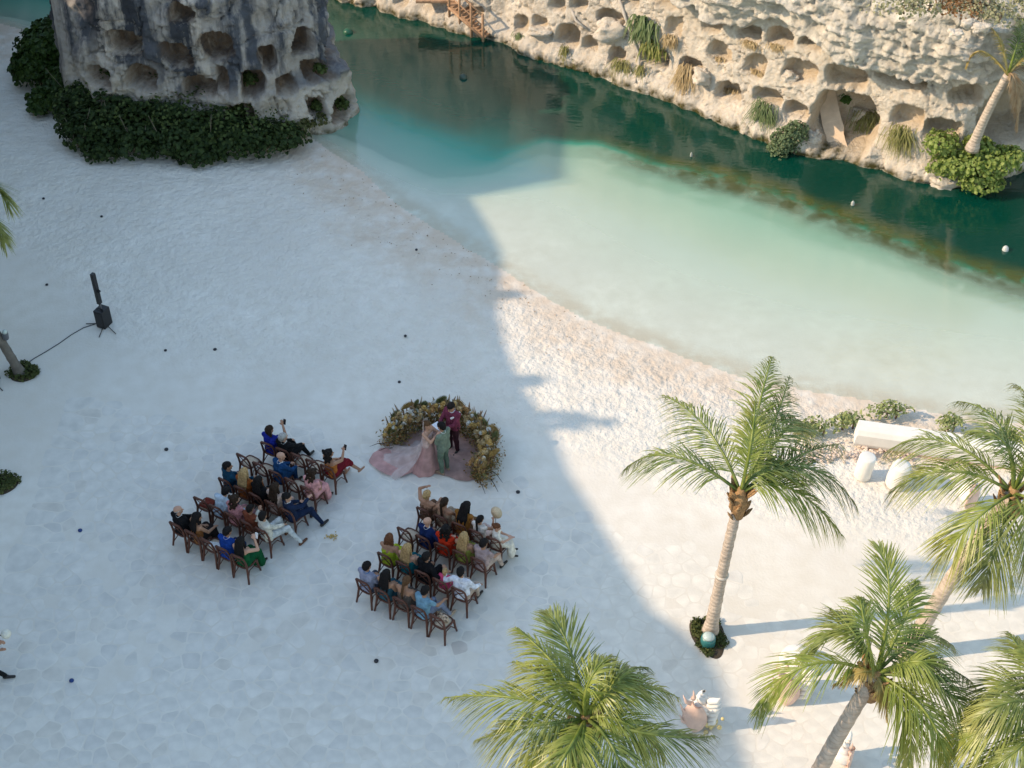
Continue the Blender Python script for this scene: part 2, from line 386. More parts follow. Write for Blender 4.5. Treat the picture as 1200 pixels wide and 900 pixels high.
def carve(base, sv, zs, pos, niches, wrap, seed):
    """niches given by where they show; returns inward depth and mask on the (z,u) grid"""
    px, py = PJ(pos); nz, nu = px.shape; dep = np.zeros((nz, nu)); msk = np.zeros((nz, nu))
    U, ZZ = np.meshgrid(sv, zs)
    front = np.ones((nz, nu), bool)
    if wrap:
        tang = np.roll(base, -1, 0) - np.roll(base, 1, 0); nout = np.stack([tang[:, 1], -tang[:, 0]], 1)
        front &= ((nout * base).sum(1) < 0)[None, :]
    wob = (fbm(U * 2.6, ZZ * 2.6, 0, seed) - .5) * (.75 if wrap else .6)
    for (cx, cy, ww, hh, D) in niches:
        d2 = np.where(front, (px - cx) ** 2 + (py - cy) ** 2, 1e9); j, i = np.unravel_index(np.argmin(d2), d2.shape)
        if d2[j, i] > 900: continue
        if wrap: D = D * 1.4
        i1 = min(i + 3, nu - 1); i0 = max(i - 3, 0); j1 = min(j + 3, nz - 1); j0 = max(j - 3, 0)
        su = max(abs(px[j, i1] - px[j, i0]) / max(abs(sv[i1] - sv[i0]), 1e-3), 8); sz = max(abs(py[j1, i] - py[j0, i]) / max(zs[j1] - zs[j0], 1e-3), 8)
        hw = ww / 2 / su; hz = hh / 2 / sz
        du = (U - sv[i]) / hw; dz = (ZZ - zs[j]) / hz
        if wrap:
            hw *= .88; hz *= .9
            per = sv[-1]; du = ((U - sv[i] + per / 2) % per - per / 2) / hw
        p = random.uniform(2.2, 3.4); tilt = random.uniform(-.18, .18)
        dz = dz + tilt * du
        low = np.maximum(np.abs(du) ** 5, np.abs(np.where(dz < 0, dz, 0)) ** 5) ** .2; hi = (np.abs(du) ** p + np.abs(dz) ** p) ** (1 / p)
        r = np.where(dz < 0, np.maximum(low, (np.abs(du) ** 4 + np.abs(dz) ** 4) ** .25), hi) + wob * min(1, .5 / max(hw, .25))
        k = sstep(1.08, .88, r); D = D * .95
        dep = np.maximum(dep, k * D); msk = np.maximum(msk, sstep(1.15, .9, r))
    return dep, msk

# ---- the cliff across the water
base0 = np.array([G(*p)[:2] for p in [(-700, -150), (-150, -95), (200, -50), (370, -14), (440, 6), (500, 22), (545, 36), (585, 42), (597, 50), (610, 58), (690, 82), (770, 109), (880, 153), (940, 176), (1000, 184), (1060, 206), (1110, 216), (1150, 210), (1200, 196), (1350, 205), (1700, 260), (2600, 330)]])
cb, cs = resample(base0, .055); cb = smooth1(cb, 9)
cb_wide = smooth1(cb, 40)
tg = np.gradient(cb_wide, axis=0); tg /= np.linalg.norm(tg, axis=1)[:, None]; nin = np.stack([-tg[:, 1], tg[:, 0]], 1)
keep = (cb[:, 0] > -24) & (cb[:, 0] < 26); cb, cs, nin = cb[keep], cs[keep], nin[keep]
ZT = 6.1
zs = np.concatenate([np.arange(-1.2, ZT, .055)])
U, ZZ = np.meshgrid(cs, zs)
def cliff_setback(U, ZZ):
    s = .18 * np.maximum(ZZ, 0) + .28 * sstep(.25, .55, ZZ + (fbm(U * .9, U * 0, 0, 41) - .5) * .5)
    return s
sb = cliff_setback(U, ZZ)
pos = np.stack([cb[None, :, 0] + nin[None, :, 0] * sb, cb[None, :, 1] + nin[None, :, 1] * sb, ZZ], -1)
px, py = PJ(pos)
def cliff_at(x, y):
    d2 = (px - x) ** 2 + (py - y) ** 2; return np.unravel_index(np.argmin(d2), d2.shape)
capu, capz = [], []
for q in [(800, 1), (824, 2), (842, 18), (864, 28), (892, 20), (922, 20), (962, 46), (1000, 68), (1033, 80), (1095, 90), (1132, 84), (1169, 88), (1200, 92)]:
    j, i = cliff_at(*q); capu.append(cs[i]); capz.append(zs[j])
capu = np.maximum.accumulate(np.array(capu)); zc = np.interp(cs, capu, capz); zc = np.where(cs < capu[0], capz[0] + (capu[0] - cs) * .5, zc)
zcap = zc[None, :] + (fbm(U * 1.7, U * 0, 0, 47) - .5) * .35
cap = sstep(-.05, .08, ZZ - zcap)
NICHES = [(611, 28, 14, 18, .5), (634, 25, 17, 12, .4), (665, 42, 25, 25, .9), (693, 51, 18, 16, .5), (716, 21, 28, 17, .6), (724, 63, 17, 17, .6), (652, 4, 17, 18, .6), (679, 4, 19, 18, .6), (736, 0, 22, 12, .6),
          (790, 31, 18, 22, .35), (834, 26, 22, 22, .6), (878, 38, 29, 20, .8), (914, 43, 32, 24, .8), (950, 47, 26, 18, .7), (843, 62, 28, 20, .6), (885, 78, 24, 26, .5), (937, 84, 38, 26, .7), (810, 76, 26, 18, .7), (853, 107, 27, 20, .8), (899, 113, 29, 18, .7), (933, 131, 26, 18, .7), (776, 0, 38, 12, .7), (766, 66, 30, 20, .6),
          (990, 91, 45, 26, .9), (1058, 92, 56, 20, .8), (1065, 137, 34, 26, .6), (986, 143, 76, 68, 1.7), (1133, 111, 36, 26, .9), (1108, 152, 44, 24, .9), (1184, 135, 80, 66, 1.6), (1017, 130, 18, 16, .4), (1020, 60, 1, 1, .1),
          (420, -18, 20, 14, .5), (470, 0, 18, 14, .4), (556, 14, 20, 14, .3)]
dep, nmask = carve(cb, cs, zs, pos, NICHES, False, 51)
crag = (np.abs(fbm(U * 2.2, ZZ * 2.6, 0, 69, 4) - .5) * .6 - .09) * cap + (fbm(U * 1.1, ZZ * 1.5, 0, 61, 6) - .5) * .45 + (fbm(U * 3.8, ZZ * 3.8, 0, 63, 5) - .5) * .20 + (fbm(U * 7, ZZ * 1.6, 0, 65, 3) - .5) * .10 + (np.abs(fbm(U * .55, ZZ * .9, 0, 67, 5) - .5)) * -.5
lay = (fbm(U * .5, ZZ * 4.5 + U * .5, 0, 71, 4) - .5)
crack = sstep(.022, .0, np.abs(fbm(U * .9 + ZZ * .4, ZZ * .55, 0, 171, 5) - .5)) * .09 + sstep(.018, 0, np.abs(fbm(U * .4, ZZ * 1.7 + U * .3, 0, 173, 5) - .5)) * .10
off = sb + dep + crack * (1 - nmask) + crag * (.42 + .6 * cap) * (1 - .5 * nmask) - cap * (.55 + .5 * sstep(0, 1.2, ZZ - zcap)) * sstep(0, .1, cap) + lay * .6 * cap + sstep(ZT - .7, ZT, ZZ) * .6
off = off - sstep(.6, .1, ZZ) * (fbm(U * 2.2, U * 0, 0, 77) - .3) * .35
pc = np.stack([cb[None, :, 0] + nin[None, :, 0] * off, cb[None, :, 1] + nin[None, :, 1] * off, ZZ + (fbm(U * 2, ZZ * 2, 0, 81) - .5) * .12], -1)
rows = [pc]; 
last = pc[-1]
pl = np.concatenate([np.arange(.08, 4, .13), np.arange(4.3, 14, .5), [18, 26, 40, 80]])
for d in pl:
    q = last.copy(); q[:, 0] += nin[:, 0] * d * (1 if d < 14 else .3); q[:, 1] += nin[:, 1] * d + (d if d > 14 else 0) * .7
    q[:, 2] = ZT + np.minimum(d, 6) * .10 + (fbm(q[:, 0] * .9, q[:, 1] * .9, 0, 91, 5) - .5) * .9 * min(1, d * .6)
    rows.append(q[None])
pc = np.concatenate(rows, 0); nz2 = pc.shape[0]
ext = lambda a, v: np.concatenate([a, np.full((nz2 - a.shape[0], a.shape[1]), v)], 0)
tide = np.clip(sstep(.16, -.05, ZZ + (fbm(U * 3, U * 0, 0, 83) - .5) * .3), 0, 1)
stain = ext(.38 * sstep(.2, .9, fbm(U * .7, ZZ * .2, 0, 85)), 0)
ROCK_C = rockmat('cliff_limestone', (.665, .595, .50), (.36, .335, .29), (.50, .39, .26), (.36, .31, .25))
capfull = ext(cap, .75)
cliff = npmesh('cliff', pc.reshape(-1, 3), gridfaces(len(cs), nz2), ROCK_C, attrs=dict(cap=capfull * .72, niche=ext(nmask * .85, 0), tide=ext(tide, 0), stain=stain))
tag(cliff, kind='structure')
def cliff_pt(x, y):                                # where the finished cliff face is seen at that place
    qx, qy = PJ(pc[:len(zs)]); d2 = (qx - x) ** 2 + (qy - y) ** 2; j, i = np.unravel_index(np.argmin(d2), d2.shape)
    return V(pc[j, i]), V((-nin[i, 0], -nin[i, 1], 0))

# ---- the free-standing outcrop on the left
ob = np.array([(-15.4, 43.6), (-13.4, 42.4), (-11.2, 41.7), (-9.2, 41.4), (-7.4, 41.7), (-5.9, 42.7), (-5.5, 44.2), (-6.3, 46.2), (-8.5, 47.8), (-11.5, 48.3), (-14.2, 47.4), (-15.7, 45.6), (-15.4, 43.6)])
ob2, os_ = resample(ob, .055); ob2 = ob2[:-1]; os_ = os_[:-1]; ob2 = smooth1(ob2, 12, True)
OC = ob2.mean(0); tg = np.roll(ob2, -6, 0) - np.roll(ob2, 6, 0); tg /= np.linalg.norm(tg, axis=1)[:, None]; on = np.stack([-tg[:, 1], tg[:, 0]], 1)
ozs = np.arange(-1.2, 5.3, .055); U, ZZ = np.meshgrid(os_, ozs)
rightish = sstep(-9.5, -6.5, ob2[:, 0])[None, :]
osb = .05 * np.maximum(ZZ, 0) + (.30 * rightish + .05) * sstep(-.12, .12, ZZ - (1.75 + (fbm(U * 1.2, U * 0, 0, 101) - .5) * .5)) + .8 * sstep(4.9, 5.6, ZZ)
opos = np.stack([ob2[None, :, 0] + on[None, :, 0] * osb, ob2[None, :, 1] + on[None, :, 1] * osb, ZZ], -1)
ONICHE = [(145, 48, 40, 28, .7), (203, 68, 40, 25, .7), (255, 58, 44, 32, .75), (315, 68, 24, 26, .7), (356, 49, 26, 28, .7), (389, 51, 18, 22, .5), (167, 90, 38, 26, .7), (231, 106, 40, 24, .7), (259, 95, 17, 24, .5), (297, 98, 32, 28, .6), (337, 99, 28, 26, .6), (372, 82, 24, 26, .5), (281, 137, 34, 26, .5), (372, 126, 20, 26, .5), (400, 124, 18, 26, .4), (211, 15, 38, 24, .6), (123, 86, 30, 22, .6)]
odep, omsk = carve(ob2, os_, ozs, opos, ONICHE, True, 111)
ocr = (fbm(U * .55, ZZ * .5, 0, 119, 3) - .5) * .9 - np.abs(fbm(U * .8, ZZ * .5, 0, 125, 5) - .5) * .5 + (fbm(U * 1.0, ZZ * 1.2, 0, 121, 6) - .5) * .55 + (fbm(U * 4, ZZ * 4, 0, 123, 5) - .5) * .2
# seam: fade the relief so both ends meet
fade = (sstep(0, 1.2, U) * sstep(0, 1.2, os_[-1] - U))
ocrack = sstep(.025, .0, np.abs(fbm(U * .9, ZZ * .5, 0, 181, 5) - .5)) * .16 + sstep(.02, 0, np.abs(fbm(U * .35, ZZ * 1.6, 0, 183, 5) - .5)) * .12
ooff = osb + odep + ocrack * fade * (1 - omsk) + ocr * fade * (1 - .4 * omsk)
opc = np.stack([ob2[None, :, 0] + on[None, :, 0] * ooff, ob2[None, :, 1] + on[None, :, 1] * ooff, ZZ], -1)
rws = [opc]
for k in np.linspace(.06, 1, 26):
    q = opc[-1] * (1 - k) + np.array([OC[0], OC[1], 0]) * k; q[:, 2] = 5.3 + 1.3 * math.sin(k * 1.6) + (fbm(q[:, 0] * 1.1, q[:, 1] * 1.1, 0, 131, 5) - .5) * .9 * min(1, k * 6) * (1 - k) ** .3
    rws.append(q[None])
opc = np.concatenate(rws, 0)
n2 = opc.shape[0]; nu = len(os_)
idx = np.arange(n2 * nu).reshape(n2, nu); nx = np.roll(idx, -1, 1)
of = np.stack([idx[:-1], nx[:-1], nx[1:], idx[1:]], -1).reshape(-1, 4)
ext = lambda a, v: np.concatenate([a, np.full((n2 - a.shape[0], a.shape[1]), v)], 0)
dark = np.clip(sstep(.6, 2.8, ZZ + (fbm(U * .5, ZZ * .3, 0, 133) - .5) * 4.5), 0, 1) * (1 - .9 * (ZZ < 1.75) * rightish)
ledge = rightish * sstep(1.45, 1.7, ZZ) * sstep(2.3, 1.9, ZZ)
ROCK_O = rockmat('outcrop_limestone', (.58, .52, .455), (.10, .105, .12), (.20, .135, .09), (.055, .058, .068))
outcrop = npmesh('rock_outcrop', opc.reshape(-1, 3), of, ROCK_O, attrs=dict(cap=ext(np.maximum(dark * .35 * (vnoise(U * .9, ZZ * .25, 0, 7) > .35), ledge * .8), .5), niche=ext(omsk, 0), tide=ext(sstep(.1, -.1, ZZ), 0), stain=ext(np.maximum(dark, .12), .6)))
tag(outcrop, 'tall pale limestone outcrop pitted with hollows beside the dark bushes', 'rock')
def rock_pt(x, y):
    q = opc[:len(ozs)]; qx, qy = PJ(q); d2 = np.where((q[..., 1] < 45), (qx - x) ** 2 + (qy - y) ** 2, 1e9); j, i = np.unravel_index(np.argmin(d2), d2.shape)
    return V(q[j, i]), V((-on[i, 0], -on[i, 1], 0))

# ---- hotel block west of the beach: outside the frame, it throws the big shade
BX = -21.0
EDGE = [(880, 900), (868, 862), (850, 800), (832, 768), (800, 738), (765, 715), (745, 680), (720, 640), (692, 592), (668, 555), (655, 520), (640, 492), (615, 458), (600, 430), (587, 398), (578, 368), (577, 340), (580, 315), (578, 292), (562, 262), (540, 226), (652, 205), (655, 170)]
def roof_at(px, py):
    g = G(px, py); d = g.x - BX; return (g.y - d * math.tan(SUN_AZ), d / math.cos(SUN_AZ) * math.tan(SUN_EL))
prof = [roof_at(*q) for q in EDGE]
prof = [(-30, prof[0][1] + 1.5), (2, prof[0][1] + .6)] + prof + [(prof[-1][0] + 2.2, prof[-1][1] + .1), (prof[-1][0] + 2.4, 8.3), (75, 8.3)]
for k in range(1, len(prof)): prof[k] = (max(prof[k][0], prof[k - 1][0] + .02), prof[k][1])
hb = thing('hotel_building', 'pale stepped hotel block standing west of the beach', 'building', (BX, 20, 0))
mb = MB()
pv = [(0, y - 20, 0) for y, z in prof[:1]] + [(0, y - 20, z) for y, z in prof] + [(0, prof[-1][0] - 20, 0)]
n = len(pv); mb.add(pv + [(-13, y, z) for _, y, z in pv], [tuple(range(n)), tuple(reversed(range(n, 2 * n)))] + [(k, k + n, (k + 1) % n + n, (k + 1) % n) for k in range(n)])
mb.build('wall', pmat('hotel_render', (.42, .39, .35), .85, .1, 1.5, .3, 8, .02), hb, smooth=False)
wmsh = MB().box((0, 0, 0), (.24, 2.2, 1.7)).mesh('window', False); wmsh.materials.append(pmat('hotel_glass', (.04, .05, .06), .1, .1))
slab = MB().box((0, 0, 0), (1.3, 3.4, .18)).mesh('balcony', False); slab.materials.append(pmat('hotel_slab', (.5, .47, .42), .8, .1))
for k in range(3):
    for y in range(-6, 66, 5):
        a = link('window', wmsh, hb); a.location = (.03, y - 20, 2.2 + 3.4 * k * (.5 if y > 38 else 1)); b = link('balcony', slab, hb); b.location = (.62, y - 20, 1.1 + 3.4 * k * (.5 if y > 38 else 1))

# ================================================================== STONE PAVING
def paving():
    BB = (-11.5, 12.5, 15.6, 32.5); cell = .40
    nx_, ny_ = int((BB[1] - BB[0]) / cell), int((BB[3] - BB[2]) / (cell * .86))
    pts = {}
    for j in range(ny_):
        for i in range(nx_):
            pts[(i, j)] = np.array([BB[0] + (i + .5 * (j % 2) + random.uniform(-.42, .42)) * cell, BB[2] + (j + random.uniform(-.42, .42)) * cell * .86])
    an = R(20); cells = []
    for (i, j), p in pts.items():
        pol = [p + np.array(q) * .6 for q in ((-1, -1), (1, -1), (1, 1), (-1, 1))]
        for dj in (-2, -1, 0, 1, 2):
            for di in (-2, -1, 0, 1, 2):
                q = pts.get((i + di, j + dj))
                if q is None or (di == 0 and dj == 0): continue
                nrm = q - p; mid = (p + q) / 2 - nrm / np.linalg.norm(nrm) * random.uniform(.010, .018); out = []
                for k in range(len(pol)):
                    a, b = pol[k - 1], pol[k]; da, db = (a - mid) @ nrm, (b - mid) @ nrm
                    if da <= 0: 
                        out.append(a)
                        if db > 0: out.append(a + (b - a) * da / (da - db))
                    elif db <= 0: out.append(a + (b - a) * da / (da - db))
                pol = out
                if len(pol) < 3: break
            if len(pol) < 3: break
        if len(pol) < 3: continue
        cells.append((p, pol))
    P = np.array([c[0] for c in cells]); sd = sdist(SHORE, P[:, 0], P[:, 1])
    bw_ = 5.0 + 5 * sstep(0, -12, P[:, 0])
    cover = fbm(P[:, 0] * .35, P[:, 1] * .35, 0, 201, 3)
    hx, hy = PJ(np.concatenate([P, np.zeros((len(P), 1))], 1))
    ok = (sd < -bw_ - 1 - cover * 2) & (hx > -60) & (hx < 1260) & (hy < 960)
    prob = np.where(cover > .58, .6, .97); ok &= RNG.random(len(P)) < prob
    mats = [pmat('paving_stone_%d' % k, c, .8, .10, 3, .4, 30, .01) for k, c in enumerate([(.645, .612, .56), (.668, .632, .575), (.615, .585, .54), (.632, .588, .525), (.685, .648, .592), (.55, .50, .45), (.70, .66, .595)])]
    wts = [.3, .3, .14, .12, .139, .001]
    near = sorted([k for k in range(len(cells)) if ok[k]], key=lambda k: -hy[k])
    order = near
    vis = [k for k in order if 0 < hx[k] < 1200 and hy[k] < 900]
    # stones that show largest: the near edge of the picture, left of the palms
    first = set(vis[:300]); mb = [MB() for _ in mats]
    for k in order:
        p, pol = cells[k]; h = .0025 + .002 * random.random(); cpt = np.mean(pol, 0); m = len(pol)
        # rounded corners
        rp = []
        for a in range(m):
            A, B_, D_ = pol[a - 1], pol[a], pol[(a + 1) % m]
            la, ld = np.linalg.norm(A - B_), np.linalg.norm(D_ - B_); r_ = .17
            rp += [B_ + (A - B_) * r_, B_ + (D_ - B_) * r_]
        lc = [(q[0] - cpt[0], q[1] - cpt[1]) for q in rp]; m = len(lc); t1, t2 = random.uniform(-.003, .003), random.uniform(-.003, .003)
        mi = int(RNG.choice(6, p=wts)); z0 = -.02
        if p[0] > 2.0 and random.random() < .93: mi = 6; h *= .4
        vs_ = [(x, y, z0) for x, y in lc] + [(x * .97, y * .97, h * .55 + x * t1 + y * t2) for x, y in lc] + [(x * .9, y * .9, h + x * t1 + y * t2) for x, y in lc]
        fs_ = [(a, (a + 1) % m, m + (a + 1) % m, m + a) for a in range(m)] + [(m + a, m + (a + 1) % m, 2 * m + (a + 1) % m, 2 * m + a) for a in range(m)] + [tuple(2 * m + a for a in range(m))]
        if k in first:
            b = MB(); b.add(vs_, fs_); o = b.build('paving_stone', mats[mi], ground, smooth=False); o.location = (cpt[0], cpt[1], 0)
        else:
            mb[mi].add([(x + cpt[0], y + cpt[1], z) for x, y, z in vs_], fs_)
    for k, b in enumerate(mb):
        if b.v: tag(b.build('paving_stones', mats[k], ground, smooth=False), kind='stuff')
paving()

# ================================================================== PALMS
FROND_A = leafmat('palm_leaf', (.085, .138, .026), (.26, .31, .08), .30, 5, tip=(.42, .38, .13), rough=.38, spec=.5)
FROND_B = leafmat('palm_leaf_fresh', (.17, .235, .035), (.32, .37, .085), .35, 5, tip=(.50, .42, .13), rough=.38, spec=.5)
FROND_Y = leafmat('palm_leaf_yellow', (.40, .32, .10), (.54, .44, .18), .35, 5, tip=(.45, .28, .12))
FROND_D = leafmat('palm_leaf_dry', (.30, .20, .11), (.42, .31, .19), .2, 5)
TRUNK = pmat('palm_bark', (.46, .385, .32), .9, .22, 5, .6, 22, .03)
def bark_rings():
    t = TRUNK.node_tree; N = t.nodes; L = t.links; b = N['Principled BSDF']; tc = N.new('ShaderNodeTexCoord')
    wv = N.new('ShaderNodeTexWave'); wv.bands_direction = 'Z'; wv.inputs['Scale'].default_value = 2.6; wv.inputs['Distortion'].default_value = 4.5; wv.inputs['Detail'].default_value = 3; wv.inputs['Detail Scale'].default_value = 1.5; L.new(tc.outputs['Object'], wv.inputs['Vector'])
    src = b.inputs['Base Color'].links[0].from_socket; mr = N.new('ShaderNodeMapRange'); mr.inputs[1].default_value = .0; mr.inputs[2].default_value = .25; mr.inputs[3].default_value = .28; mr.inputs[4].default_value = 0; L.new(wv.outputs['Fac'], mr.inputs[0])
    mx = N.new('ShaderNodeMix'); mx.data_type = 'RGBA'; L.new(mr.outputs[0], mx.inputs[0]); L.new(src, mx.inputs[6]); mx.inputs[7].default_value = (.20, .14, .10, 1); L.new(mx.outputs[2], b.inputs['Base Color'])
    bp = N.new('ShaderNodeBump'); bp.inputs['Strength'].default_value = .35; bp.inputs['Distance'].default_value = .03; L.new(wv.outputs['Fac'], bp.inputs['Height']); L.new(b.inputs['Normal'].links[0].from_socket, bp.inputs['Normal']); L.new(bp.outputs[0], b.inputs['Normal'])
bark_rings()
FIBRE = pmat('palm_fibre', (.34, .20, .09), .95, .4, 14, .8, 30, .03)
RACH = pmat('palm_rachis', (.33, .33, .10), .5, .2, 5)
def frond_mesh(p0, p1, p2, n=78, Lmax=.85, seed=0, droop=.55, up=None, ragged=.1):
    """rachis through p0 (crown), p1 (middle), p2 (tip), all local; leaflets on both sides"""
    rnd = random.Random(seed); p0, p1, p2 = V(p0), V(p1), V(p2)
    ctl = p1 * 2 - (p0 + p2) * .5
    B = lambda t: p0 * (1 - t) ** 2 + ctl * (2 * t * (1 - t)) + p2 * t * t
    D = lambda t: ((ctl - p0) * (2 * (1 - t)) + (p2 - ctl) * (2 * t)).normalized()
    b = MB(); K = 14
    pts = [B(k / K) for k in range(K + 1)]
    b.tube(pts, [.034 * (1 - k / K) ** .8 + .006 for k in range(K + 1)], 5)
    b.a = [0.05 * i / max(1, len(b.a)) for i in range(len(b.a))]
    length = sum((pts[k + 1] - pts[k]).length for k in range(K)); sc = length / 2.8
    up0 = V(up) if up is not None else V((0, 0, 1))
    twist = rnd.uniform(-.25, .25)
    for side in (-1, 1):
        for k in range(n):
            t = .14 + .86 * (k + rnd.uniform(-.3, .3)) / n; t = min(max(t, .1), .995)
            if rnd.random() < ragged * .5: continue
            T = D(t); S = T.cross(up0)
            if S.length < .15: S = T.cross(V((0, 1, 0)))
            S.normalize(); N = S.cross(T).normalized()
            S = (S * math.cos(twist) + N * math.sin(twist)).normalized(); N = S.cross(T)
            q = min(1, (t - .1) / .28); pr = (.45 + .55 * q ** .7) * (1 - .72 * max(0, (t - .42) / .58) ** 1.5)
            Ln = Lmax * sc ** .5 * pr * rnd.choice((1, 1, 1, 1, .7)) * rnd.uniform(.82, 1.08)
            fa = R(36 + 36 * t) + rnd.gauss(0, .11)
            lift = .14 * (1 - t) + rnd.gauss(0, .07)
            d = (S * (side * math.cos(fa)) + T * math.sin(fa) + N * lift).normalized()
            dr = droop * (1.9 + rnd.uniform(-.35, .55)); o = B(t); c = []
            for u in (0, .38, .72, 1.0):
                c.append(o + d * (Ln * u) + V((0, 0, -1)) * (dr * Ln * u * u * .62))
            wv = (T - d * T.dot(d)).normalized(); wd = .0125 * (.8 + .4 * rnd.random()); ws = (wd * .55, wd, wd * .75, .002)
            fold = N * (wd * .5)
            vs_ = []
            for cc, w_ in zip(c, ws): vs_ += [cc - wv * w_, cc + wv * w_ + fold * 0]
            base = len(b.v)
            b.add(vs_, [(0, 1, 3, 2), (2, 3, 5, 4), (4, 5, 7, 6)])
            for u_, ii in ((0, 0), (0, 1), (.38, 2), (.38, 3), (.72, 4), (.72, 5), (1, 6), (1, 7)):
                b.a[base + ii] = min(1, max(0, (.55 * t + .55 * u_) ** 2.2 * .8 + rnd.uniform(-.05, .08)))
    return b
def auto_fronds(cw, n, L, seed, elev=(75, -25), skip=None):
    rnd = random.Random(seed); out = []
    for k in range(n):
        az = k * 2.39996 + rnd.uniform(-.3, .3); q = (k + .5) / n; el = R(elev[0] + (elev[1] - elev[0]) * q + rnd.uniform(-6, 6)); l = L * rnd.uniform(.85, 1.08)
        dh = V((math.cos(az), math.sin(az), 0))
        if skip and skip(az, q): continue
        mid = dh * (l * .5 * math.cos(el)) + V((0, 0, l * .5 * math.sin(el) + .10 * l)); tip = dh * (l * .93 * math.cos(el * .8)) + V((0, 0, l * .9 * math.sin(el) - l * .28 * (1.1 - q * .3)))
        out.append((mid, tip, q))
    return out
def palm(label, base, crown, fronds, autos=(), r0=.25, r1=.14, collar=None, Lmax=1.0, seed=1, fresh=False, bend=.4, fibre=True, bark=None, group='coconut palms on the beach', sideup=0):
    t = thing('palm_tree', label, 'palm tree', base, 0, group); rnd = random.Random(seed)
    c = V(crown) - V(base); pth, rad = [], []; M = 46
    for k in range(M + 1):
        u = k / M; e = u + bend * (u - u * u) * .5
        p = V((c.x * (u * (1 - bend) + bend * u * u), c.y * (u * (1 - bend) + bend * u * u), c.z * u - .1 * (k == 0)))
        ring = .007 * (1 if k % 3 == 0 else (-.3 if k % 3 == 1 else 0)) * rnd.uniform(.4, 1.6)
        pth.append(p); rad.append(r1 + (r0 - r1) * (1 - u) ** 2.2 + .06 * max(0, 1 - u * 14) + ring)
    MB().tube(pth, rad, 14).build('trunk', bark or TRUNK, t)
    if collar:
        k = int(collar * M); MB().tube([pth[k], pth[k].lerp(pth[k + 1], .6)], [rad[k] + .03, rad[k + 1] + .03], 14).build('collar', pmat('white_band', (.55, .49, .43), .8), t)
    if fibre:
        b = MB()
        for k in range(26):
            a = rnd.uniform(0, 6.28); z = rnd.uniform(-.75, .05); rr = r1 + .05 + .07 * rnd.random() + .05 * (z + .7)
            p = c + V((math.cos(a) * rr * .6, math.sin(a) * rr * .6, z)); p2 = c + V((math.cos(a) * rr * 1.35, math.sin(a) * rr * 1.35, z + rnd.uniform(.12, .4)))
            b.tube([p, p.lerp(p2, .6), p2], [.05, .07, .02], 5, flat=.4)
        b.tube([c + V((0, 0, -.7)), c + V((0, 0, -.2)), c + V((0, 0, .15))], [r1 + .02, r1 + .07, r1 * .6], 12); b.build('leaf_base', FIBRE, t)
    k = 0
    for mid, tip, kind in fronds:
        k += 1; d = V(tip) - V(crown)
        o = frond_mesh(c, V(mid) - V(base), V(tip) - V(base), 88, Lmax * (.5 if kind == 'y' else 1), seed * 100 + k, .5 if kind != 'up' else .2, ragged=.15)
        m = {'y': FROND_Y, 'd': FROND_D, 'f': FROND_B}.get(kind, FROND_B if (fresh and k % 2) else FROND_A)
        o.build('frond', m, t, attr='tipf')
    for mid, tip, q in autos:
        k += 1; o = frond_mesh(c, c + mid, c + tip, 80, Lmax, seed * 100 + k, .25 + .35 * q, ragged=.12); o.build('frond', FROND_B if q < .3 or (fresh and k % 2) else FROND_A, t, attr='tipf')
    sp = MB(); sp.tube([c, c + V((.02, 0, .5)), c + V((.05, .03, 1.1))], [.05, .035, .005], 6); sp.build('spear_leaf', FROND_B, t)
    return t
def FR(crown, L):
    """[(mid px, height over crown, tip px, height over crown, kind)] -> points in space"""
    return [(G(a[0], a[1], crown.z + ha), G(b[0], b[1], crown.z + hb_), k) for a, ha, b, hb_, k in L]

# palm 1, alone beside the shade edge
b1 = G(832, 742); c1 = RY(868, 578, b1.y + .05)
f1 = FR(c1, [((792, 535), .55, (734, 548), -.55, 'a'), ((828, 502), .75, (776, 463), .2, 'a'), ((889, 478), 1.25, (905, 418), 1.35, 'f'), ((905, 500), 1.1, (925, 440), .9, 'a'),
             ((926, 498), .8, (940, 512), -.5, 'a'), ((935, 535), .5, (985, 520), -.6, 'a'), ((942, 548), .45, (1003, 592), -.7, 'a'), ((925, 572), .3, (987, 628), -1.0, 'f'), ((880, 520), 1.3, (885, 470), 1.6, 'f'),
             ((905, 545), .6, (950, 560), -.5, 'a')])
palm('single green coconut palm with a white band round its trunk beside the shade edge', b1, c1, f1, r0=.165, r1=.11, collar=.44, seed=3)
# palm 2, at the right edge
b2 = G(1062, 768); c2 = RY(1187, 578, b2.y + .5)
f2 = FR(c2, [((1110, 518), .5, (1038, 530), -.6, 'a'), ((1112, 552), .3, (1042, 578), -.9, 'a'), ((1172, 500), 1.0, (1122, 470), .4, 'a'), ((1140, 612), .1, (1092, 668), -1.3, 'f'), ((1215, 500), 1.1, (1190, 450), .9, 'a'),
             ((1168, 640), -.3, (1150, 690), -1.6, 'a'), ((1240, 540), .8, (1300, 530), .1, 'a'), ((1235, 600), .4, (1290, 650), -.6, 'a'), ((1205, 620), .2, (1215, 690), -1.1, 'a')])
palm('leaning coconut palm at the right edge in front of the white stone beam', b2, c2, f2, autos=auto_fronds(c2, 2, 2.0, 5, (80, 60)), r0=.20, r1=.15, seed=4)
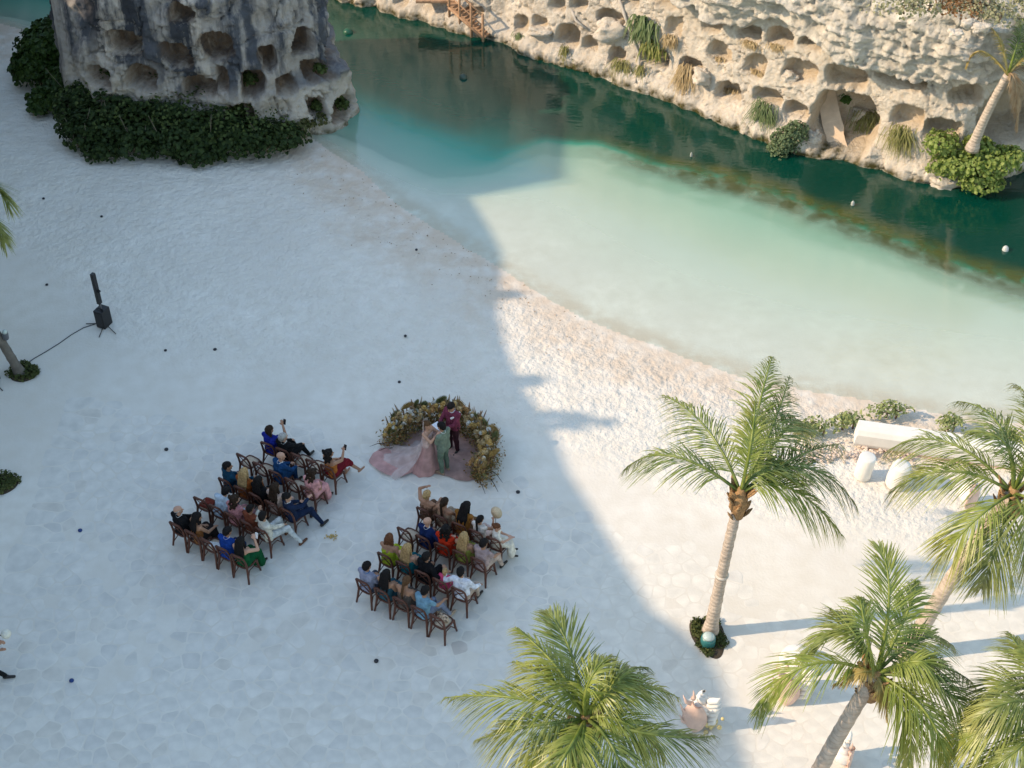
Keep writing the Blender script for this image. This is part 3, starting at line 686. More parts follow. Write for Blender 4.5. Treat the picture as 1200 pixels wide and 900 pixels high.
# palm 3, lower right, with yellowing leaves
c3 = G(1026, 790, 4.6); b3 = V((G(955, 912).x, c3.y - .3, 0)); b3.x = c3.x - .95
f3 = FR(c3, [((1042, 700), 1.3, (1030, 640), 1.7, 'up'), ((990, 737), .8, (938, 772), -.1, 'a'), ((945, 780), .45, (886, 838), -.8, 'y2'), ((1003, 745), 1.0, (972, 712), .8, 'a'), ((1060, 725), 1.0, (1075, 680), 1.1, 'a'),
             ((1078, 750), .7, (1114, 755), .1, 'a'), ((1062, 832), -.1, (1064, 898), -1.1, 'f'), ((1105, 808), .2, (1150, 866), -.7, 'a'), ((1085, 835), .1, (1110, 905), -.9, 'f'), ((1008, 788), .35, (978, 802), -.05, 'y'),
             ((1036, 812), -.1, (1040, 846), -.9, 'y'), ((1090, 780), .5, (1140, 800), -.4, 'a'), ((1015, 740), 1.3, (1008, 700), 1.5, 'a'), ((1075, 775), .8, (1090, 790), .5, 'f')])
palm('coconut palm with yellowing leaf tips at the lower right over the spiny shell', b3, c3, f3, autos=[], r0=.19, r1=.14, seed=6, fresh=True)
# palm 4, bottom middle
c4 = G(686, 842, 4.9); b4 = V((c4.x - .25, c4.y - .5, 0))
f4 = FR(c4, [((605, 818), .55, (520, 818), -.4, 'f'), ((618, 852), .35, (556, 868), -.6, 'a'), ((655, 785), .9, (604, 736), .9, 'f'), ((668, 762), 1.3, (640, 716), 1.4, 'up'), ((650, 800), .8, (600, 775), .4, 'f'), ((718, 795), .9, (760, 782), .3, 'a'),
             ((738, 808), .6, (796, 818), -.3, 'a'), ((715, 805), .9, (748, 800), .7, 'f'), ((735, 848), .3, (780, 892), -.7, 'f'), ((775, 862), .2, (838, 862), -.6, 'a'), ((640, 872), .2, (610, 920), -.6, 'a'), ((680, 885), .3, (675, 960), -.5, 'f'),
             ((665, 880), .4, (630, 935), -.3, 'f'), ((720, 880), .3, (740, 950), -.6, 'a'), ((690, 800), 1.2, (716, 768), 1.3, 'a')])
palm('broad green palm crown filling the bottom middle below the right seating block', b4, c4, f4, autos=[], r0=.24, r1=.15, seed=8, fresh=True, Lmax=.92)
# palm 5, far lower right, mostly outside
c5 = G(1225, 835, 4.4); b5 = V((c5.x + .2, c5.y - .3, 0))
f5 = FR(c5, [((1180, 800), .6, (1140, 842), -.4, 'a'), ((1165, 850), .2, (1105, 880), -.6, 'f'), ((1190, 880), .1, (1130, 915), -.8, 'a'), ((1205, 780), .8, (1180, 740), .6, 'a'), ((1280, 800), .6, (1340, 810), 0, 'a'), ((1240, 900), .1, (1250, 960), -.6, 'a')])
palm('coconut palm at the lower right corner with only its left leaves showing', b5, c5, f5, autos=auto_fronds(c5, 5, 2.0, 15, (80, 30)), seed=9)
# palm 6, left edge: trunk base and a few leaf tips
b6 = G(24, 438); c6 = RY(-85, 285, b6.y + .2)
f6 = FR(c6, [((-30, 215), .3, (11, 240), -.5, 'a'), ((-32, 245), .1, (6, 284), -1.0, 'a'), ((-90, 220), .5, (-140, 240), -.4, 'a'), ((-60, 190), .9, (-70, 140), .6, 'a'), ((-70, 290), .1, (-90, 350), -.8, 'a')])
palm('palm trunk leaning out of the left edge from a round planting bed', b6, c6, f6, autos=auto_fronds(c6, 4, 2.0, 17, (80, 40)), r0=.13, r1=.11, seed=10, bark=pmat('dark_bark', (.13, .115, .10), .9, .25, 5, .5, 20, .02))
# palm 7, on the cliff foot at the right
b7 = RY(1140, 172, cliff_pt(1136, 170)[0].y - .55); c7 = RY(1181, 88, b7.y - .75)
f7 = FR(c7, [((1150, 60), .5, (1132, 80), -.1, 'y'), ((1172, 48), .9, (1157, 30), .9, 'y'), ((1190, 98), -.1, (1192, 152), -1.5, 'd'), ((1195, 40), 1.0, (1200, 8), 1.1, 'a'), ((1215, 60), .7, (1245, 70), .1, 'y'), ((1200, 78), .1, (1212, 92), -.4, 'd'), ((1206, 50), .8, (1225, 25), .8, 'a')])
palm('slim palm with yellow leaves leaning in front of the cliff at the right', b7, c7, f7, r0=.17, r1=.12, seed=11, fibre=False, Lmax=.6)

# ================================================================== LEAFY PLANTS
def leaf_cloud(name, blobs, n, size, m, parent, seed, inner=.55, flat=.35):
    """many small rounded leaves on and inside lumpy volumes; blobs = (centre, radii)"""
    rg = np.random.default_rng(seed); tot = sum(b[1][0] * b[1][1] + b[1][0] * b[1][2] for b in blobs); VS, FS = [], []; o = 0
    for c, r in blobs:
        k = max(8, int(n * (r[0] * r[1] + r[0] * r[2]) / tot)); d = rg.normal(size=(k, 3)); d /= np.linalg.norm(d, axis=1)[:, None]; d[:, 2] = np.where(d[:, 2] < -.25, -d[:, 2], d[:, 2])
        lump = .55 + .9 * fbm(d[:, 0] * 2.1 + c[0], d[:, 1] * 2.1 + c[1], d[:, 2] * 2.1, seed, 3)
        rad = (1 - (1 - inner) * rg.random(k) ** 1.7) * lump
        p = np.array(c) + d * np.array(r) * rad[:, None]
        nrm = d + rg.normal(size=(k, 3)) * .6 + np.array([0, 0, flat]); nrm /= np.linalg.norm(nrm, axis=1)[:, None]
        a = np.cross(nrm, rg.normal(size=(k, 3))); a /= np.linalg.norm(a, axis=1)[:, None]; b = np.cross(nrm, a)
        s = size * (.6 + .8 * rg.random(k))[:, None]
        ring = [p + a * s * .6 + nrm * s * .0, p + a * s * .25 + b * s * .5 + nrm * s * .12, p - a * s * .4 + b * s * .42 + nrm * s * .1, p - a * s * .62, p - a * s * .4 - b * s * .42 + nrm * s * .1, p + a * s * .25 - b * s * .5 + nrm * s * .12]
        v = np.stack(ring, 1).reshape(-1, 3); base = (np.arange(k) * 6)[:, None] + o
        FS.append(np.concatenate([base + np.array([0, 1, 2, 3]), base + np.array([0, 3, 4, 5])], 0)); VS.append(v); o += k * 6
    ob = npmesh(name, np.concatenate(VS), np.concatenate(FS), m, parent, smooth=False); return ob
def bush(name, label, cat, loc, blobs, n, size, m, seed, group=None, stem=None):
    t = thing(name, label, cat, loc, 0, group); leaf_cloud('foliage', blobs, n, size, m, t, seed)
    b = MB(); rnd = random.Random(seed)
    for c, r in blobs:
        for _ in range(3):
            q = V((c[0] + rnd.uniform(-.6, .6) * r[0], c[1] + rnd.uniform(-.6, .6) * r[1], c[2] + r[2] * .6)); b.tube([V((c[0] * .8, c[1] * .8, -.1)), V(c) * .9, q], [.035, .025, .008], 5)
    b.build('stem', stem or pmat('shrub_stem', (.16, .11, .07), .9), t); return t
DK = leafmat('sea_grape_leaf', (.020, .042, .010), (.052, .085, .020), .2, 7, rough=.4)
DK2 = leafmat('dark_shrub_leaf', (.018, .034, .012), (.045, .070, .020), .2, 7, rough=.5)
BR = leafmat('bright_leaf', (.17, .25, .05), (.34, .40, .13), .4, 7)
GR = leafmat('grass_blade', (.16, .17, .05), (.31, .29, .12), .3, 4)
GB = leafmat('hanging_green', (.10, .15, .06), (.19, .24, .11), .3, 4)
DRY = leafmat('dry_grass', (.34, .25, .13), (.48, .38, .22), .2, 4)
def blob_px(lst, loc):
    out = []
    for (x, y, rx, ry, rz, z) in lst:
        g = G(x, y, z) - V(loc); out.append(((g.x, g.y, z), (rx, ry, rz)))
    return out
l = G(62, 95); bush('sea_grape_bush', 'round dark sea grape bush at the left end of the pale outcrop', 'bush', l, blob_px([(58, 62, 1.05, 1.0, 1.0, .9), (42, 84, .9, .8, .8, .5), (78, 96, .9, .8, .7, .5), (70, 42, .9, .8, .8, 1.0)], l), 5200, .15, DK, 31, 'dark bushes round the outcrop')
l = G(58, 124); bush('sea_grape_bush', 'small dark sparse bush on the sand below the round sea grape bush', 'bush', l, blob_px([(60, 118, .75, .6, .45, .35), (46, 126, .4, .4, .3, .25)], l), 900, .15, DK, 32, 'dark bushes round the outcrop')
l = G(205, 165)
bush('dark_hedge', 'long low dark green thicket along the foot of the pale outcrop', 'hedge', l, blob_px([(95, 128, 1.0, .9, .8, .5), (110, 155, 1.2, .9, .7, .4), (140, 135, 1.2, .9, .9, .6), (160, 165, 1.3, .9, .7, .4), (190, 145, 1.3, .9, 1.0, .6), (215, 170, 1.4, .8, .75, .4), (245, 158, 1.2, .9, .85, .5), (275, 168, 1.2, .8, .7, .4), (305, 165, 1.0, .75, .6, .4), (335, 163, .7, .6, .45, .3), (180, 120, .8, .7, .6, .9), (120, 178, .7, .5, .4, .2), (235, 183, .9, .5, .4, .2)], l), 15000, .115, DK2, 33, 'dark bushes round the outcrop')
HEDGE = bpy.data.objects['dark_hedge']
leaf_cloud('young_leaves', blob_px([(100, 132, 1.1, .9, .95, .5), (150, 150, 1.6, 1.0, 1.0, .5), (210, 150, 1.6, 1.0, 1.1, .6), (265, 158, 1.5, .95, 1.0, .5), (315, 160, 1.1, .8, .75, .4), (185, 110, .8, .5, .9, 1.0), (130, 112, .8, .5, .9, .9), (240, 128, .7, .5, .7, .9)], l), 3000, .085, leafmat('young_shrub_leaf', (.04, .065, .018), (.10, .13, .04), .3, 6), HEDGE, 35, inner=.75)
rndh = random.Random(12); bt_ = MB()
for k in range(70):
    g = G(rndh.uniform(85, 340), rndh.uniform(120, 185)) - V(l); q = g + V((rndh.gauss(0, .25), rndh.gauss(0, .25), rndh.uniform(.9, 1.7))); bt_.tube([g, g.lerp(q, .5) + V((.05, 0, 0)), q], [.018, .012, .005], 4)
bt_.build('bare_twigs', pmat('bare_twig', (.20, .16, .12), .9), HEDGE)
l = G(356, 150); bush('scrub_bush', 'thin olive scrub at the right foot of the pale outcrop', 'bush', l, blob_px([(352, 150, .45, .4, .35, .3), (375, 142, .35, .3, .25, .3), (330, 138, .3, .3, .3, .5)], l), 700, .08, leafmat('olive_leaf', (.06, .075, .02), (.13, .12, .05), .25), 34, 'dark bushes round the outcrop')
# cliff-foot greenery
p, nn = cliff_pt(1135, 196); l = V((p.x, p.y - .2, -.1))
t = bush('cliff_bush', 'bright green leafy bush hanging over the water below the slim palm', 'bush', l, [((0.0, -.1, .65), (1.1, .7, .6)), ((.75, -.15, .85), (.8, .6, .6)), ((-.7, .05, .55), (.7, .5, .5)), ((.35, -.45, .25), (.75, .5, .35)), ((-1.0, .3, 1.2), (.6, .5, .5)), ((1.2, -.2, 1.1), (.4, .4, .4)), ((.1, .1, 1.3), (.5, .4, .4))], 4200, .095, BR, 41)
def tuft(label, x, y, wpx, hpx, m, seed, n=150, hang=1.0, name='grass_tuft', grp='tufts growing on the cliff face', src=cliff_pt, wd=.012, cat='grass tuft'):
    p, nn = src(x, y - hpx * .35); rnd = random.Random(seed); sc = FPX / (p - V((0, 0, CH))).length
    W_, H_ = wpx / sc, hpx / sc / .85; b = MB(); T_ = V((-nn.y, nn.x, 0))
    for k in range(n):
        u = rnd.gauss(0, .24) * W_; o = T_ * u + nn * rnd.uniform(-.05, .12) + V((0, 0, rnd.uniform(-.35, .35) * H_ * .6))
        L_ = H_ * rnd.uniform(.35, .8); d = (nn * rnd.uniform(.25, .7) + T_ * rnd.gauss(0, .35)); q = [o]
        for s_ in (.35, .7, 1.0): q.append(o + d * (L_ * s_ * .8) + V((0, 0, L_ * (.55 * s_ - (.35 + .95 * hang) * s_ * s_))))
        wv = T_.lerp(V((0, 0, 1)), rnd.uniform(0, .5)).normalized() * wd * rnd.uniform(.7, 1.6)
        b.add([q[0] - wv * .6, q[0] + wv * .6, q[1] - wv, q[1] + wv, q[2] - wv * .7, q[2] + wv * .7, q[3]], [(0, 1, 3, 2), (2, 3, 5, 4), (4, 5, 6)])
    o = b.build(name, m); o.location = p; return tag(o, label, cat, grp)
TUFTS = [(730, 88, 20, 34, GR, 'yellow green tuft hanging to the water right of the pale boulder niche'), (664, 66, 10, 24, GR, 'narrow dry green tuft hanging below the darkest left hollow'), (804, 100, 18, 44, DRY, 'long straw coloured tuft hanging from a hollow in the middle of the cliff'), (753, 94, 9, 32, GR, 'thin grass strip beside the dead root on the cliff'),
         (899, 138, 22, 44, GB, 'tall grey green tuft left of the round green mound at the waterline'), (1020, 152, 34, 44, GR, 'wide yellow green tuft right of the big arch'), (1058, 166, 26, 40, GR, 'dry green tuft hanging below the square hollow right of the arch'), (855, 118, 16, 22, DRY, 'pale straw tuft under a hollow left of centre'), (787, 50, 16, 18, DRY, 'faded tuft under the shallow hollow near the hanging fan palm'), (845, 74, 16, 14, DRY, 'straw fringe below an open hollow under the grey ledge'), (885, 94, 18, 16, DRY, 'brown fringe on the sill of a tall hollow'), (610, 46, 14, 14, GB, 'small green tuft by the left corner of the cliff'), (880, 47, 22, 10, DRY, 'rusty fringe on the sill just below the grey ledge'), (912, 54, 22, 10, DRY, 'rusty fringe on the second sill below the grey ledge')]
for k, (x, y, ww, hh, m, lab) in enumerate(TUFTS): tuft(lab, x, y, ww, hh, m, 60 + k, 170 if ww > 15 else 90)
p, nn = cliff_pt(924, 158); l = V((p.x, p.y, p.z)); bush('green_mound', 'rounded blue green shrub mound at the waterline left of the big arch', 'bush', l, [((-.05, -.25, -.1), (.62, .45, .55)), ((.2, -.2, .25), (.4, .35, .4)), ((-.25, -.35, -.35), (.5, .4, .35))], 2300, .06, leafmat('mound_leaf', (.10, .15, .07), (.20, .25, .13), .3), 78)
p, nn = cliff_pt(990, 118); bush('arch_shrub', 'small dark green shrub growing inside the big arch', 'bush', p + nn * .1, [((.1, .2, 0), (.25, .2, .24))], 200, .12, leafmat('arch_leaf', (.05, .10, .02), (.10, .17, .04), .3), 79)
tuft('drooping fan palm plant on the cliff face above its smaller twin', 757, 38, 34, 36, GB, 81, 150, 1.0, 'hanging_palm', 'hanging palms on the cliff', wd=.03, cat='plant')
tuft('smaller drooping fan palm plant just under the larger one on the cliff', 766, 62, 28, 26, leafmat('hang2', (.13, .17, .04), (.28, .27, .09), .3), 82, 90, 1.0, 'hanging_palm', 'hanging palms on the cliff', wd=.03, cat='plant')
# scrub on the plateau, on the outcrop
SCR = leafmat('plateau_scrub_leaf', (.20, .21, .11), (.36, .33, .20), .3)
RSC = leafmat('russet_scrub_leaf', (.20, .10, .04), (.33, .19, .09), .3)
rnd = random.Random(5)
for k, (x, y, lab, m) in enumerate([(1075, 12, 'pale green scrub patch on top of the cliff left of the rubble', SCR), (1120, 4, 'russet scrub on top of the cliff behind the rubble', RSC), (1165, 18, 'grey green scrub on the cliff top above the slim palm', SCR), (1195, 6, 'grey green scrub at the top right corner', SCR)]):
    g = G(x, y, ZT + .35); bush('cliff_top_scrub', lab, 'scrub', g, [((rnd.uniform(-.5, .5), rnd.uniform(-.4, .4), .05), (rnd.uniform(.6, 1.0), .6, .3)) for _ in range(3)], 520, .075, m, 90 + k, 'scrub on the cliff top')
for k, (x, y, lab) in enumerate([(371, 78, 'small green plant rooted in a hollow at the right of the outcrop'), (292, 92, 'pale green sprig growing from a low hollow of the outcrop'), (372, 124, 'dark green plant filling a low hollow on the right corner of the outcrop'), (400, 122, 'dark green plant in the last hollow on the right end of the outcrop'), (280, 130, 'sparse green plant in a hollow just above the thicket')]):
    p, nn = rock_pt(x, y); bush('hollow_plant', lab, 'plant', p + nn * .15, [((0, 0, 0), (.25, .22, .3))], 160, .1, leafmat('hollow_leaf', (.045, .07, .02), (.10, .13, .04), .3), 100 + k, 'plants in the hollows of the outcrop')
g = V((-10.3, 43.1, 5.35)); bush('outcrop_scrub', 'russet and green scrub on the top edge of the outcrop', 'scrub', g, [((-1.2, -.4, .1), (.9, .6, .4)), ((.2, -.2, .2), (.7, .5, .3)), ((-3.2, 0, .1), (1.0, .7, .45))], 1200, .1, leafmat('outcrop_scrub_leaf', (.05, .06, .02), (.14, .11, .05), .3), 107)
for x, y, lab, r in [(626, 339, 'unseen roof foliage added for the shade finger nearest the outcrop', .24), (662, 443, 'thin unseen roof foliage added for the middle shade finger', .28), (712, 487, 'unseen roof foliage added for the lowest shade finger', .30), (752, 491, 'smaller unseen foliage added to lengthen the lowest shade finger', .2)]:  # unseen leaf clumps added on the roofline to throw finger-shaped shade on the sand
    yy, zz = roof_at(x, y); l = V((BX - 1.0, yy - .1, zz - 1.0)); bush('roof_shade_foliage', lab, 'tree', l, [((0, 0, 1.0), (r, r * .9, r * .75)), ((.1, r * .7, .6), (r * .7, r * .6, r * .6)), ((0, -r * .8, .5), (r * .6, r * .6, r * .5)), ((-.3, 0, .3), (r * .8, r * .5, .5))], 420, .12, DK2, 120 + x, 'unseen roof foliage shaping the shade edge')

# ================================================================== PEOPLE
SK = {'fair': pmat('skin_fair', (.47, .265, .185), .55, .08, 6), 'tan': pmat('skin_tan', (.35, .185, .115), .55, .08, 6), 'brown': pmat('skin_brown', (.27, .135, .08), .55, .08, 6)}
HAIRC = {'black': (.012, .010, .010), 'dark': (.030, .018, .012), 'brown': (.10, .052, .026), 'blonde': (.36, .235, .11), 'grey': (.34, .33, .32), 'redbrown': (.12, .05, .025)}
def hairm(c): return pmat('hair_' + c, HAIRC[c], .75, .35, 25, .6, 50, .01, spec=.12)
def remesh(o, vx, sm=0):
    m = o.modifiers.new('union', 'REMESH'); m.mode = 'VOXEL'; m.voxel_size = vx; m.use_smooth_shade = True
    if sm:
        k = o.modifiers.new('relax', 'SMOOTH'); k.iterations = sm; k.factor = .5
    return o
def ik(S, T, l1, l2, pole):
    S, T = V(S), V(T); d = T - S; L_ = min(d.length, (l1 + l2) * .995); n = d.normalized(); T = S + n * L_
    a = (l1 * l1 - l2 * l2 + L_ * L_) / (2 * L_); h = math.sqrt(max(0, l1 * l1 - a * a)); p = V(pole); p = (p - n * p.dot(n)).normalized()
    return S + n * a + p * h, T
def joints(seat=True, lean=0.0, twist=0.0, side=0.0, head=(0, 0), knees=None, feet=None, hands=None, s=1.0, hipz=.53, hipy=-.06, wide=1.0):
    """local frame: x to the sitter's right, y forward, z up"""
    H = V((0, hipy, hipz)); J = {'hip': H, 's': s}
    rt = Matrix.Rotation(twist, 3, 'Z') @ Matrix.Rotation(-lean, 3, 'X') @ Matrix.Rotation(side, 3, 'Y')
    up = lambda x, y, z: H + rt @ V((x * s, y * s, z * s))
    J['up'] = up; J['rt'] = rt
    J['waist'] = up(0, .0, .17); J['chest'] = up(0, .015, .36); J['neck'] = up(0, .0, .50)
    rh = rt @ Matrix.Rotation(head[0], 3, 'Z') @ Matrix.Rotation(-head[1], 3, 'X'); J['rh'] = rh
    nk = up(0, .015, .54); J['hb'] = nk; J['hd'] = lambda x, y, z: nk + rh @ V((x * s, y * s, z * s))
    for k, sg in (('L', -1), ('R', 1)):
        J['sh' + k] = up(sg * .185 * wide, 0, .445)
        hd = (hands or {}).get(k); T = V(hd) if hd is not None else H + V((sg * .07 * s, .30 * s, .10 * s))
        if hd is not None and s != 1: T = H + (T - V((0, -.06, .53))) * s
        el, wr = ik(J['sh' + k], T, .28 * s, .25 * s, (sg * .55, -.35, -.8)); J['el' + k] = el; J['wr' + k] = wr
        J['hp' + k] = H + V((sg * .09 * s, .0, 0))
        if seat:
            kn = V((knees or {}).get(k, (sg * .12, .37, .50))); ft = V((feet or {}).get(k, (sg * .12, .40, .085)))
            if s != 1: kn = H + (kn - V((0, -.06, .53))) * s; ft = H + (ft - V((0, -.06, .53))) * s
        else:
            kn = V((knees or {}).get(k, (sg * .10, .04, hipz * .53))); ft = V((feet or {}).get(k, (sg * .11, -.01, .085)))
        J['kn' + k] = kn; J['an' + k] = ft
        J['toe' + k] = ft + (V((sg * .02, .17, -.045)) if (feet or {}).get(k) is None or True else 0) * s
    return J
def torso_caps(b, J, g=0.0, top=.47, bot=0.0):
    s = J['s']; up = J['up']
    def pair(z0, z1, x0, x1, r0, r1):
        for sg in (-1, 1): b.rc(up(sg * x0, 0, z0), up(sg * x1, .01, z1), (r0 + g) * s, (r1 + g) * s)
        b.rc(up(0, 0, z0), up(0, .015, z1), (r0 + g) * s, (r1 + g) * s)
    if bot <= 0: pair(-.02, .10, .075, .06, .115, .105)
    pair(max(.10, bot), min(.30, top), .055, .085, .10, .105)
    if top > .32: pair(.30, min(.40, top), .085, .10, .105, .085)
    if top > .42: b.rc(up(-.15, -.005, .43), up(.15, -.005, .43), (.062 + g) * s, (.062 + g) * s)
def arm_caps(b, J, k, g=0.0, to=1.0, lower=True):
    s = J['s']; S, E_, W_ = J['sh' + k], J['el' + k], J['wr' + k]
    b.rc(S, S.lerp(E_, min(1, to)), (.056 + g) * s, (.043 + g) * s)
    if lower and to >= 1: b.rc(E_, E_.lerp(W_, .95 if g else 1), (.043 + g) * s, (.030 + g * .9) * s)
def hand_caps(b, J, k, curl=.6):
    s = J['s']; W_, E_ = J['wr' + k], J['el' + k]; d = (W_ - E_).normalized(); sg = -1 if k == 'L' else 1
    sd = d.cross(V((0, 0, 1))); sd = sd.normalized() if sd.length > .1 else V((1, 0, 0)); dn = sd.cross(d).normalized()
    if dn.z > 0: dn = -dn
    for q in (-.022, 0, .022): b.rc(W_ + d * .01 * s, W_ + (d * .085 + sd * q) * s, .020 * s, .018 * s, 6)
    for q, l in ((-.033, .062), (-.011, .078), (.011, .072), (.033, .055)):
        a = W_ + (d * .085 + sd * q) * s; m_ = a + (d * l * .5 + dn * l * .16) * s; e = m_ + (d * l * .5 * math.cos(curl) + dn * l * .5 * math.sin(curl)) * s
        b.rc(a, m_, .0115 * s, .010 * s, 6); b.rc(m_, e, .010 * s, .008 * s, 6)
    a = W_ + (d * .03 - sd * sg * .03) * s; m_ = a + (d * .035 - sd * sg * .035 + dn * .012) * s; b.rc(a, m_, .014 * s, .012 * s, 6); b.rc(m_, m_ + (d * .03 + dn * .012) * s, .011 * s, .009 * s, 6)
def head_caps(b, J):
    s = J['s']; h = J['hd']
    b.rc(J['up'](0, 0, .44), h(0, .01, .06), .058 * s, .052 * s)
    b.rc(h(0, -.025, .155), h(0, .015, .155), .088 * s, .084 * s, 10); b.rc(h(0, .03, .12), h(0, .055, .045), .070 * s, .046 * s, 10)
    b.rc(h(0, .098, .125), h(0, .122, .092), .012 * s, .016 * s, 6); b.rc(h(-.022, .092, .055), h(.022, .092, .055), .013 * s, .013 * s, 6)
    for sg in (-1, 1): b.rc(h(sg * .086, -.005, .135), h(sg * .084, .0, .10), .018 * s, .013 * s, 6); b.rc(h(sg * .03, .09, .145), h(sg * .055, .075, .142), .013 * s, .012 * s, 6)
def leg_caps(b, J, k, g=0.0, f=1.0):
    s = J['s']; b.rc(J['hp' + k], J['kn' + k], (.088 + g) * s, (.060 + g) * s); 
    if f > 0:
        A_ = J['an' + k]; K_ = J['kn' + k]; m_ = K_.lerp(A_, .3) + V((0, -.02, 0)) * s
        b.rc(K_, m_, (.058 + g) * s, (.055 + g) * s)
        b.rc(m_, K_.lerp(A_, f), (.055 + g) * s, (.038 + g) * s)
def hair_part(J, style, col, par):
    s = J['s']; h = J['hd']; b = MB(); up = J['up']
    if style == 'bald': return
    if style == 'fringe':
        for k in range(9):
            a = R(150 + k * 30); b.rc(h(.084 * math.cos(a), -.01 + .088 * math.sin(a), .12), h(.08 * math.cos(a), -.01 + .086 * math.sin(a), .165), .016 * s, .016 * s, 6)
    else:
        b.rc(h(0, -.035, .165), h(0, .012, .172), .094 * s, .090 * s, 10); b.rc(h(0, -.055, .10), h(0, -.05, .16), .078 * s, .09 * s, 8)
        for sg in (-1, 1): b.rc(h(sg * .07, -.01, .11), h(sg * .06, -.02, .19), .026 * s, .04 * s, 6)
    rnd = random.Random(int(abs(J['hip'].x * 999)) + len(style))
    if style == 'long':
        for q in (-.07, -.035, 0, .035, .07): b.rc(h(q, -.07, .13), up(q * 1.5 + rnd.uniform(-.02, .02), -.10, .36 + rnd.uniform(-.04, .03)), .048 * s, .034 * s, 6); b.rc(up(q * 1.5, -.10, .37), up(q * 1.3 + rnd.uniform(-.02, .02), -.115, .24 + rnd.uniform(-.04, .05)), .036 * s, .016 * s, 6)
        for sg in (-1, 1): b.rc(h(sg * .085, .01, .14), up(sg * .11, .02, .40), .034 * s, .026 * s, 6)
    elif style == 'ponytail':
        b.rc(h(0, -.10, .17), h(0, -.15, .16), .042 * s, .040 * s, 6); b.rc(h(0, -.15, .15), up(0, -.13, .38), .040 * s, .034 * s, 6); b.rc(up(0, -.13, .38), up(.01, -.12, .22), .034 * s, .014 * s, 6)
    elif style == 'bun': b.rc(h(0, -.12, .17), h(0, -.135, .175), .052 * s, .050 * s, 8)
    elif style == 'bob':
        for q in (-.075, -.03, .03, .075): b.rc(h(q, -.05, .13), h(q * 1.25, -.05, -.01), .046 * s, .036 * s, 6)
    elif style == 'curly':
        for k in range(34):
            a = rnd.uniform(0, 6.28); z = rnd.uniform(-.10, .24); r_ = .085 + .03 * rnd.random() + .04 * max(0, .08 - z); y_ = math.sin(a) * r_ - .045
            if y_ > .03 and z < .17: continue
            b.ell(h(math.cos(a) * r_, y_, z), (.040 * s,) * 3, 6, 4)
    o = b.build('hair', hairm(col), par); remesh(o, .016 * max(s, .75))
